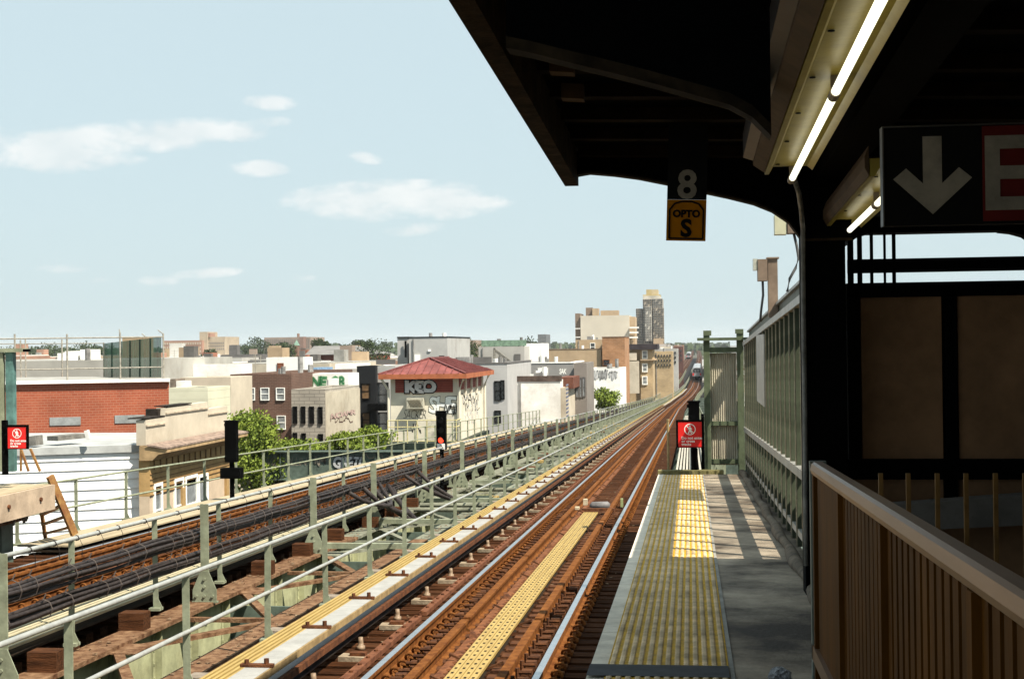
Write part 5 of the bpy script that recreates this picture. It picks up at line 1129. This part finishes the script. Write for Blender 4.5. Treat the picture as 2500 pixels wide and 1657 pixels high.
a = at(1563, 845, 231.5); b = at(1595, 990, 231.5); add(bS, 'street_front', tan_brick, lambda m: m.box(a.x, b.x, 231.5, 244, GZ(231), a.z - .6)); add(bS, 'cornice', mat('black_cornice', (.05, .04, .045), .8, .2, 1), lambda m: m.box(at(1526, 838, 231).x, b.x + .8, 230.6, 245, a.z - .55, a.z + .35)); add(bS, 'string_course', tan_wall, lambda m: m.box(a.x, b.x + .4, 231, 244.2, at(1580, 880, 231).z, at(1580, 877, 231).z))
pbox(bS, 'side_wing', cream_wall, 1536, 882, 1560, 960, 229, 0, 2); pbox(bS, 'balcony_box', cream_wall, 1527, 862, 1554, 879, 230, 0, 1.4)
bT = building('large cream rendered apartment house with balconies on its right edge', 1417, 1536, 770, 420, 26, mat('bright_cream', (.66, .60, .50), .85, .04, .3, space='World'), roof_grey, .2, name='apartment_house')
pbox(bT, 'left_bay', mat('brown_bay', (.26, .19, .14), .8), 1404, 765, 1416.7, 852, 421, 0, 15); pbox(bT, 'right_bay', tan_wall, 1536.3, 773, 1551, 850, 422, 0, 15)
for k in range(3): pbox(bT, 'balcony', white_wall, 1537, 798 + k * 12, 1559 - k, 801 + k * 12, 419, -1, 2); 
for k in range(3): pbox(bT, 'balcony', white_wall, 1405, 801 + k * 21, 1416, 803 + k * 21, 419, -1, 1)
pbox(bT, 'roof_plant', mat('brown_bay', (.26, .19, .14), .8), 1430, 751, 1446, 770, 428, 0, 5); pbox(bT, 'roof_plant', tan_wall, 1446, 753, 1461, 770, 427, 0, 5); pbox(bT, 'roof_plant', tan_wall, 1466, 758, 1510, 770, 430, 0, 5)
pbox(bT, 'lower_floor', mat('bright_cream', (.66, .60, .50)), 1417, 850, 1536, 900, 420, -.003, -.001)
tw = thing('high_rise', 'stepped grey high rise tower with a yellow crown on the skyline', 'tower', (at(1595, 900, 700).x, 700, GZ(700)))
tgl = mat('tower_grey', (.40, .34, .27), .6, .2, .2, space='World'); tcr = mat('tower_cream', (.62, .58, .50), .8, .2, .3, space='World'); tye = mat('tower_yellow', (.52, .41, .20), .8, .1, .3)
def twb(name, m_, u0, v0, u1, v1, d0, d1, Yb=700, wn=None, cols=6, rows=14):
    o = pbox(tw, name, m_, u0, v0, u1, v1, Yb, d0, d1)
    if wn:
        a = at(u0, v0, Yb); b = at(u1, v1, Yb); m = MB()
        for i in range(cols):
            for j in range(rows):
                x = a.x + (b.x - a.x) * (i + .22) / cols; w = (b.x - a.x) / cols * .52; z = b.z + (a.z - b.z) * (j + .25) / rows; h = (a.z - b.z) / rows * .55
                if (i * 7 + j * 3 + cols) % 11 != 0: m.box(x, x + w, Yb + d0 - .25, Yb + d0 - .002, z, z + h)
        tag(m.build('windows', glass if wn == 1 else dkgrey_wall, o, fix=False), kind='stuff')
    return o
twb('shoulder', tgl, 1552, 753, 1569, 850, 2, 25, wn=1, cols=4, rows=16); twb('main_shaft', tgl, 1569.1, 730, 1592, 850, 1, 28, wn=1, cols=5, rows=20); twb('cream_bay', tcr, 1574, 748, 1592, 832, -1, .9, wn=2, cols=4, rows=14)
twb('right_shaft', mat('tower_blue_grey', (.40, .36, .31), .5, .15, .2), 1592.1, 729, 1619, 850, 1, 28, wn=1, cols=6, rows=20); twb('low_bay', tgl, 1594, 752, 1622, 845, -1, .9, wn=1, cols=7, rows=16)
twb('cream_top', tcr, 1569, 722, 1612, 730, 2, 26); twb('yellow_crown', tye, 1569, 719, 1612, 722, 3, 25); twb('yellow_crown', tye, 1577, 706, 1590, 719, 4, 22); twb('yellow_crown', mat('crown_light', (.62, .50, .30), .7), 1590, 706, 1606, 719, 4, 22)
twb('podium', tan_wall, 1596, 826, 1620, 850, -6, -1.1)
# far-left institutional blocks
def wins(par, Y, u0, u1, v0, v1, c, r, m_=None):
    a = at(u0, v0, Y); b = at(u1, v1, Y); m = MB()
    for i in range(c):
        for j in range(r): x = a.x + (b.x - a.x) * (i + .25) / c; w = (b.x - a.x) / c * .45; z = b.z + (a.z - b.z) * (j + .25) / r; h = (a.z - b.z) / r * .5; m.box(x, x + w, Y - .2, Y - .002, z, z + h)
    tag(m.build('windows', m_ or dkgrey_wall, par, fix=False), kind='stuff')
pinkb = mat('faded_red_brick', (.42, .24, .17), .9, .12, .2, space='World'); gb = mat('grey_brown_brick', (.36, .28, .225), .9, .12, .2, space='World'); tb3 = mat('sandy_brick', (.50, .40, .29), .9, .12, .2, space='World')
t_ = building('wide faded red school building on the far left skyline', 398, 494, 831, 900, 30, pinkb, tan_wall, .5, name='school_building'); wins(t_, 900, 400, 492, 834, 862, 16, 3, cream_wall)
t_ = building('sandy brick hospital block with a taller left tower on the skyline', 494, 549, 822, 905, 30, tb3, tan_wall, .5, name='hospital_block'); pbox(t_, 'tower', tb3, 487, 810, 507, 860, 903, 0, 20); pbox(t_, 'roof_tank', pinkb, 500, 813, 513, 823, 904, 0, 10); wins(t_, 905, 508, 548, 834, 855, 8, 3)
t_ = building('grey brown institutional block with a chimney on the skyline', 645, 758, 823, 1000, 40, gb, gb, .5, name='institution_block'); pbox(t_, 'chimney', mat('brick_chimney', (.28, .16, .11), .9), 725, 814, 728, 826, 1001, 0, 4); wins(t_, 1000, 648, 756, 828, 850, 22, 5); pbox(t_, 'end_wing', mat('faded_dark_brick', (.27, .16, .12), .9), 738, 822, 748, 850, 999.5, -8, 0)
rc = building('red brick school with a wide grey pitched roof behind the white stair hut', 757, 905, 866, 300, 20, mat('deep_red_brick', (.33, .10, .06), .9, .12, .4, space='World'), None, .1, name='school_building')
ra, rb_ = at(745, 866, 299), at(906, 866, 299); add(rc, 'pitched_roof', mat('slate_roof', (.25, .24, .23), .8, .15, .5, space='World'), lambda m: m.add([(ra.x, 298.5, ra.z), (rb_.x, 298.5, ra.z), (rb_.x, 322, ra.z), (ra.x, 322, ra.z), (ra.x - 1, 310, ra.z + 1.9), (rb_.x - 6, 310, ra.z + 1.9)], [(0, 1, 5, 4), (1, 2, 5), (2, 3, 4, 5), (3, 0, 4), (3, 2, 1, 0)]))
for (u0, u1, v) in ((838, 850, 860), (866, 880, 858)): pbox(rc, 'gabled_bay', mat('deep_red_brick', (.33, .10, .06)), u0, v, u1, 900, 297, 0, 3)
wins(rc, 300, 815, 904, 872, 890, 9, 1, cream_wall)
ch = thing('church_spire', 'small green copper church spire on a brown tower', 'spire', (at(724, 900, 400).x, 400, GZ(400)))
def spf(m): a = at(724, 829, 400); b = at(718, 843, 400); w = abs(a.x - b.x); m.add([(a.x - w, 400 - w, b.z), (a.x + w, 400 - w, b.z), (a.x + w, 400 + w, b.z), (a.x - w, 400 + w, b.z), (a.x, 400, a.z)], [(0, 1, 4), (1, 2, 4), (2, 3, 4), (3, 0, 4), (3, 2, 1, 0)])
add(ch, 'spire', mat('verdigris', (.25, .38, .30), .7), spf); pbox(ch, 'tower', mat('faded_dark_brick', (.27, .16, .12)), 718.5, 843.2, 729.5, 880, 400, -1, 1)
building('dark grey rooftop cabin with a windowed front beside the wide school', 398, 468, 876, 230, 10, dkgrey_wall, roof_dark, .2, pane=white_paint, frame=white_paint, front=[(425, 882, 429, 888), (447, 882, 451, 888)])
building('dark slab block poking above the roofs right of the green screens', 1313, 1333, 816, 260, 8, mat('slab_grey', (.20, .21, .22), .8), None, .1, name='slab_block')
building('round roofed brown hall behind the light grey tower block', 1133, 1160, 830, 420, 15, gb, tan_wall, .3, name='hall')
# rows of street buildings beside the far tracks (right and left of the line)
rr = random.Random(21); pal = [tan_wall, cream_wall, grey_wall, pinkb, tb3, white_wall, gb, dkgrey_wall, orange_brick]
lab = ['tan', 'cream', 'grey', 'faded red', 'sandy', 'white', 'grey brown', 'dark grey', 'orange brick']
Yq = 246.0; k = 0
while Yq < 760:
    D = rr.uniform(9, 22); X1 = interp(Yq + D / 2, DXT) - 15.4; i = rr.randrange(9); hh = rr.uniform(8.5, 13.5) + (3 if rr.random() < .2 else 0)
    z = GZ(Yq) + hh; t = thing('street_building', '%s street building in the row left of the far tracks' % lab[i], 'building', (X1 - 7, Yq + D / 2, GZ(Yq)), 'street buildings left of the far tracks')
    add(t, 'wall', pal[i], lambda m: m.box(X1 - 15, X1, Yq, Yq + D - .1, GZ(Yq) - 1, z)); add(t, 'cornice', rr.choice((dkgrey_wall, white_wall, mat('black_cornice', (.05, .04, .045)))), lambda m: m.box(X1 - .2, X1 + .5, Yq, Yq + D - .1, z - .3, z + .4))
    def wf(m):
        for q in range(int(D / 2.2)):
            for r_ in range(3): m.box(X1 + .005, X1 + .1, Yq + .7 + q * 2.2, Yq + 1.7 + q * 2.2, z - 2.8 - r_ * 3.3, z - 1.2 - r_ * 3.3)
        for q in range(4):
            for r_ in range(2): m.box(X1 - 3 - q * 3.2, X1 - 2 - q * 3.2, Yq - .1, Yq - .005, z - 2.8 - r_ * 3.3, z - 1.2 - r_ * 3.3)
    add(t, 'windows', glass, wf); Yq += D + (rr.choice((0, 0, 0, 14)) if k % 5 == 4 else 0); k += 1
Yq = 40.0; k = 0
while Yq < 700:
    D = rr.uniform(9, 22); X0 = interp(Yq + D / 2, DXT) + 5.2; i = rr.randrange(9); hh = rr.uniform(7, 10)
    z = min(GZ(Yq) + hh, P(0, Yq, -1.7).z + (1.5 if Yq > 260 else -.2)); t = thing('street_building', '%s low street building in the row right of the tracks' % lab[i], 'building', (X0 + 7, Yq + D / 2, GZ(Yq)), 'street buildings right of the tracks')
    add(t, 'wall', pal[i], lambda m: m.box(X0, X0 + 15, Yq, Yq + D - .1, GZ(Yq) - 1, z)); add(t, 'roof', roof_grey, lambda m: m.box(X0 + .3, X0 + 14.7, Yq + .2, Yq + D - .3, z + .003, z + .1)); Yq += D; k += 1
for i, (u0, u1, v, Y) in enumerate(((1596, 1642, 858, 262), (1600, 1655, 851, 330), (1628, 1668, 846, 520), (1640, 1670, 842, 800), (1596, 1640, 846, 420))):
    tt = building(('tan brick building with rows of windows near the far station', 'grey building behind the tan brick one near the far station', 'dark red block above the far station', 'pinkish block near the end of the line', 'pale building above the far station roofs')[i], u0, u1, v, Y, 14, (tan_brick, grey_wall, mat('dark_red_block', (.14, .06, .05), .9), pinkb, cream_wall)[i], None, .3, name='street_block')
    wins(tt, Y, u0 + 2, u1 - 2, v + 5, v + 38, 6, 3, glass)
# ---------------------------------------------------------------- next station and trains
ns = thing('far_station', 'next station with a long low canopy beside the far left track', 'station', P(-12, 400, -1.6))
add(ns, 'platform', mat('far_platform_yellow', (.62, .52, .28), .8), lambda m: m.rsweep(-13.8, -10.6, -2.0, -1.5, SR(370, 560)))
add(ns, 'canopy_roof', mat('canopy_brown', (.28, .22, .16), .8), lambda m: m.sweep([(-14.4, 1.5), (-14.4, 1.75), (-12.2, 2.2), (-10.4, 1.85), (-10.4, 1.6), (-12.2, 1.9)], SR(380, 520)))
add(ns, 'back_wall', dark_green, lambda m: m.rsweep(-14.2, -14.0, -1.5, 1.4, SR(380, 520)))
for k in range(9): add(ns, 'canopy_post', dark_green, lambda m: m.bar(P(-12.4, 384 + k * 15, -1.5), P(-12.4, 384 + k * 15, 1.95), .3, .3))
ns2 = thing('far_station', 'far station platform and canopy on the right of the near track beyond the train', 'station', P(2, 400, -1.6))
add(ns2, 'platform', grey_conc, lambda m: m.rsweep(-.4, 3.2, -2.0, -1.5, SR(372, 560))); add(ns2, 'canopy_roof', mat('pale_canopy', (.42, .42, .40), .8), lambda m: m.sweep([(-.6, 1.6), (-.6, 1.85), (1.5, 2.2), (3.6, 1.85), (3.6, 1.6)], SR(400, 540)))
add(ns2, 'back_wall', mat('green_grey_wall', (.24, .27, .24), .8), lambda m: m.rsweep(3.0, 3.2, -1.5, 1.4, SR(374, 540)))
def train(label, s0, x, n=5):
    t = thing('subway_train', label, 'train', P(x, s0, -2.6)); steel = mat('stainless_train', (.55, .56, .57), .35, .1, .5, metal=.5); roofm = mat('train_roof', (.45, .46, .48), .6, .1, .5)
    for k in range(n):
        a, b = s0 + k * 15.6, s0 + k * 15.6 + 15.2; ss = [a, (a + b) / 2, b]
        body = add(t, 'car', steel, lambda m: m.sweep([(x - 1.35, -1.55), (x - 1.38, .55), (x - 1.1, .95), (x, 1.1), (x + 1.1, .95), (x + 1.38, .55), (x + 1.35, -1.55)], ss))
        add(body, 'underframe', black_steel, lambda m: m.rsweep(x - 1.15, x + 1.15, -2.35, -1.56, ss))
        add(body, 'side_windows', glass, lambda m: (m.rsweep(x - 1.40, x - 1.385, -.55, .25, [a + 1, b - 1]), m.rsweep(x + 1.385, x + 1.40, -.55, .25, [a + 1, b - 1])))
    f = [o for o in t.children][0]; c = P(x, s0, 0)
    add(f, 'front_windows', glass, lambda m: [m.box(c.x + p, c.x + q, s0 - .06, s0 - .003, c.z - .5, c.z + .42) for p, q in ((-1.15, -.45), (-.32, .32), (.45, 1.15))])
    add(f, 'red_marker', red_sign, lambda m: [m.box(c.x + p, c.x + q, s0 - .06, s0 - .003, c.z - 1.3, c.z - .6) for p, q in ((-1.25, -.85), (.85, 1.25))])
    add(f, 'front_frame', black_paint, lambda m: m.box(c.x - .9, c.x + .9, s0 - .05, s0 - .003, c.z + .5, c.z + .8))
train('silver subway train approaching on the near track, seen end on', 425, -2.13); train('silver and red subway train far up the left track', 860, -9.15, 5)
# ---------------------------------------------------------------- trees
def gt(u, v, Y): p = at(u, v, Y); return p
tr_spec = [('large bright green street tree in front of the brown brick building', 620, 1105, 60, 1.6, 1.75, 9000, .075, 0), ('low spreading green street tree right of the large one', 715, 1115, 63, 1.6, .75, 5500, .075, 0), ('leafy tree crown below the graffiti side wall', 838, 1086, 70, 1.4, .6, 4500, .08, 0), ('bright tree crown below the black building', 912, 1072, 72, 1.1, .7, 3000, .08, 0),
           ('green tree in front of the low white graffiti building', 1478, 973, 140, 1.5, 1.1, 3600, .12, 0), ('low green shrub tree under the street girder', 690, 1170, 64, 3.0, 1.0, 4500, .09, 1)]
for i, (lb, u, v, Y, rx, rz, n, lf, lm) in enumerate(tr_spec):
    p = at(u, v, Y); g0 = GZ(Y); tree(lb, (p.x, Y, g0), rx, rz, p.z - g0, n, i + 3, lm, lf)
for i, (u, v, Y, rx, rz) in enumerate(((779, 850, 420, 2.6, 2.6), (795, 852, 430, 2, 2), (690, 858, 380, 5, 2.4), (882, 846, 430, 4, 2), (906, 862, 300, 5, 3), (1115, 872, 240, 4, 3), (1140, 868, 250, 4, 3), (625, 854, 600, 7, 5), (40, 870, 620, 14, 5), (120, 866, 660, 15, 5), (205, 866, 600, 13, 5), (245, 870, 500, 8, 4), (512, 870, 420, 3, 2), (1295, 862, 300, 4, 3))):
    p = at(u, v, Y); g0 = GZ(Y); tree('%s distant dark green tree crown above the far roofs' % ('first second third fourth fifth sixth seventh eighth ninth tenth eleventh twelfth thirteenth fourteenth'.split()[i]) + ', counted left to right' * 0, (p.x, Y, g0), rx, rz, p.z - g0, 1800, 50 + i, 1, .22 * Y / 300, 'distant trees among the roofs')
# ---------------------------------------------------------------- sea of far houses
rr = random.Random(77)
fpal = [white_wall, mat('brick_red_far', (.33, .14, .09), .9, .1, .3, space='World'), cream_wall, grey_wall, tan_wall, pinkb, gb, mat('far_pale', (.58, .56, .52), .9, .1, .2, space='World'), tb3, dkgrey_wall]
flab = ['white', 'brick red', 'cream', 'grey', 'tan', 'faded red', 'grey brown', 'pale', 'sandy', 'dark grey']
VAR = []
for v in range(20):
    w, d, h = rr.uniform(6, 14), rr.uniform(9, 18), rr.uniform(8.5, 12.5); mw = fpal[v % 10]; parts = []
    m = MB(); m.box(-w / 2, w / 2, -d / 2, d / 2, -2, h); 
    if rr.random() < .6: m.box(-w / 2 + .5, -w / 2 + 3, -1, 2, h + .002, h + 2.2)
    parts.append(('wall', m.mesh('wall', mw)))
    m = MB(); m.box(-w / 2 + .3, w / 2 - .3, -d / 2 + .3, d / 2 - .3, h + .003, h + .12); 
    if v % 4 == 0: m.box(w / 2 - 2.2, w / 2 - 1.0, -1.5, 0, h + .122, h + 1.4)
    parts.append(('roof', m.mesh('roof', (roof_grey, roof_dark, white_wall)[v % 3])))
    m = MB()
    for q in range(int(w / 2.1)):
        for r_ in range(3): m.box(-w / 2 + .6 + q * 2.1, -w / 2 + 1.6 + q * 2.1, -d / 2 - .08, -d / 2 - .003, h - 2.6 - r_ * 3.1, h - 1.1 - r_ * 3.1)
    parts.append(('windows', m.mesh('windows', glass))); VAR.append((parts, flab[v % 10], h))
occ = []
n = 0
for i in range(6000):
    if n >= 285: break
    Y = 150 * (2400 / 150) ** (rr.random() ** 1.1); u = rr.uniform(380, 960) if rr.random() < .62 else rr.uniform(960, 1660) if rr.random() < .8 else rr.uniform(-60, 380); p = at(u, 850, Y)
    if abs(p.x - interp(Y, DXT) + 5.5) < 34: continue
    if any(abs(p.x - a) < 13 and abs(Y - b) < 20 + Y * .012 for a, b in occ): continue
    occ.append((p.x, Y)); v = rr.randrange(20); sc_ = 1.0 if Y < 500 else rr.uniform(1.0, 1.6)
    t = thing('rowhouse', '%s flat roofed rowhouse in the field of distant roofs' % VAR[v][1], 'house', (p.x, Y, GZ(Y)), 'distant rowhouses'); t.rotation_euler.z = rr.choice((0, 0, .12, -.1, 1.57)); t.scale = (sc_, sc_, min(2.4, max(.75, (at(u, rr.uniform(866, 886) if Y > 260 else rr.uniform(884, 902), Y).z - GZ(Y)) / VAR[v][2])))
    for nm, me in VAR[v][0]: o = bpy.data.objects.new(nm, me); C.objects.link(o); o.parent = t
    n += 1
rq = random.Random(99)
for i in range(16):
    Y = rq.uniform(110, 300); u = rq.uniform(420, 1420); v = rq.uniform(868, 884); p = at(u, v, Y); q = at(u, v - rq.uniform(12, 26), Y); t = thing('roof_aerial', 'thin metal roof aerial standing on a mid distance roof', 'aerial', p, 'roof aerials'); m = MB(); m.tube([p - Vector((0, 0, 3)), q], .03, 4)
    for k in range(3): zz = q.z - .15 - .3 * k; m.bar((q.x - .5 + .1 * k, Y, zz), (q.x + .5 - .1 * k, Y, zz), .025, .025)
    m.build('mast', steel_f, t)
m = MB()
for i in range(260):
    s_ = rq.uniform(11, 60); x_ = rq.uniform(-3.9, -.8); c = P(x_, s_, -2.742); w_ = rq.uniform(.012, .045); a_ = rq.uniform(0, 3); dx, dy = w_ * math.cos(a_), w_ * math.sin(a_); m.quad((c.x - dx, c.y - dy, c.z), (c.x + dy, c.y - dx, c.z + .012), (c.x + dx, c.y + dy, c.z + .004), (c.x - dy, c.y + dx, c.z + .01))
for i in range(420):
    s_ = rq.uniform(8, 40); x_ = rq.choice((-6.36, -4.98)) + rq.uniform(-.17, .17); c = P(x_, s_, -2.752 if x_ < -6 else -2.792); w_ = rq.uniform(.012, .04); a_ = rq.uniform(0, 3); dx, dy = w_ * math.cos(a_), w_ * math.sin(a_); m.quad((c.x - dx, c.y - dy, c.z), (c.x + dy, c.y - dx, c.z + .015), (c.x + dx, c.y + dy, c.z + .004), (c.x - dy, c.y + dx, c.z + .012))
tag(m.build('rust_flakes', mat('flake_tan', (.34, .24, .15), .95, .5, 20, col2=(.12, .06, .03), space='World'), None, fix=False), 'scattered rust flakes and litter on the sleepers and girder tops', 'litter', kind='stuff')
# woods and hills at the horizon
m = MB(); rr = random.Random(5)
for i in range(9000):
    Y = rr.uniform(1300, 3600); u = rr.uniform(-80, 1780); p = at(u, 850, Y); z = GZ(Y) + rr.uniform(4, 13) + 6 * math.sin(p.x * .004) * math.sin(Y * .003); r_ = rr.uniform(2, 5)
    q = Vector((rr.gauss(0, 1), rr.gauss(0, 1), rr.gauss(0, 1))).normalized(); w = q.orthogonal().normalized() * r_; v = q.cross(w).normalized() * r_; c = Vector((p.x, Y, z)); m.quad(c - w, c - v, c + w, c + v)
tag(m.build('distant_woods', leaf_mats[1], None, fix=False), 'dark green woods along the far horizon', 'woods', kind='stuff')

hz = MB(); hz.box(-7000, 7000, -80, 8000, -40, 60)
hm = bpy.data.materials.new('air'); hm.use_nodes = True; hn = hm.node_tree; hn.nodes.remove(hn.nodes['Principled BSDF'])
pv = hn.nodes.new('ShaderNodeVolumePrincipled'); pv.inputs['Color'].default_value = (.93, .97, 1, 1); pv.inputs['Density'].default_value = .00010; pv.inputs['Anisotropy'].default_value = .1
hn.links.new(pv.outputs[0], [n for n in hn.nodes if n.type == 'OUTPUT_MATERIAL'][0].inputs['Volume'])
tag(hz.build('haze', hm), 'thin pale summer haze over the city', 'haze', kind='stuff')
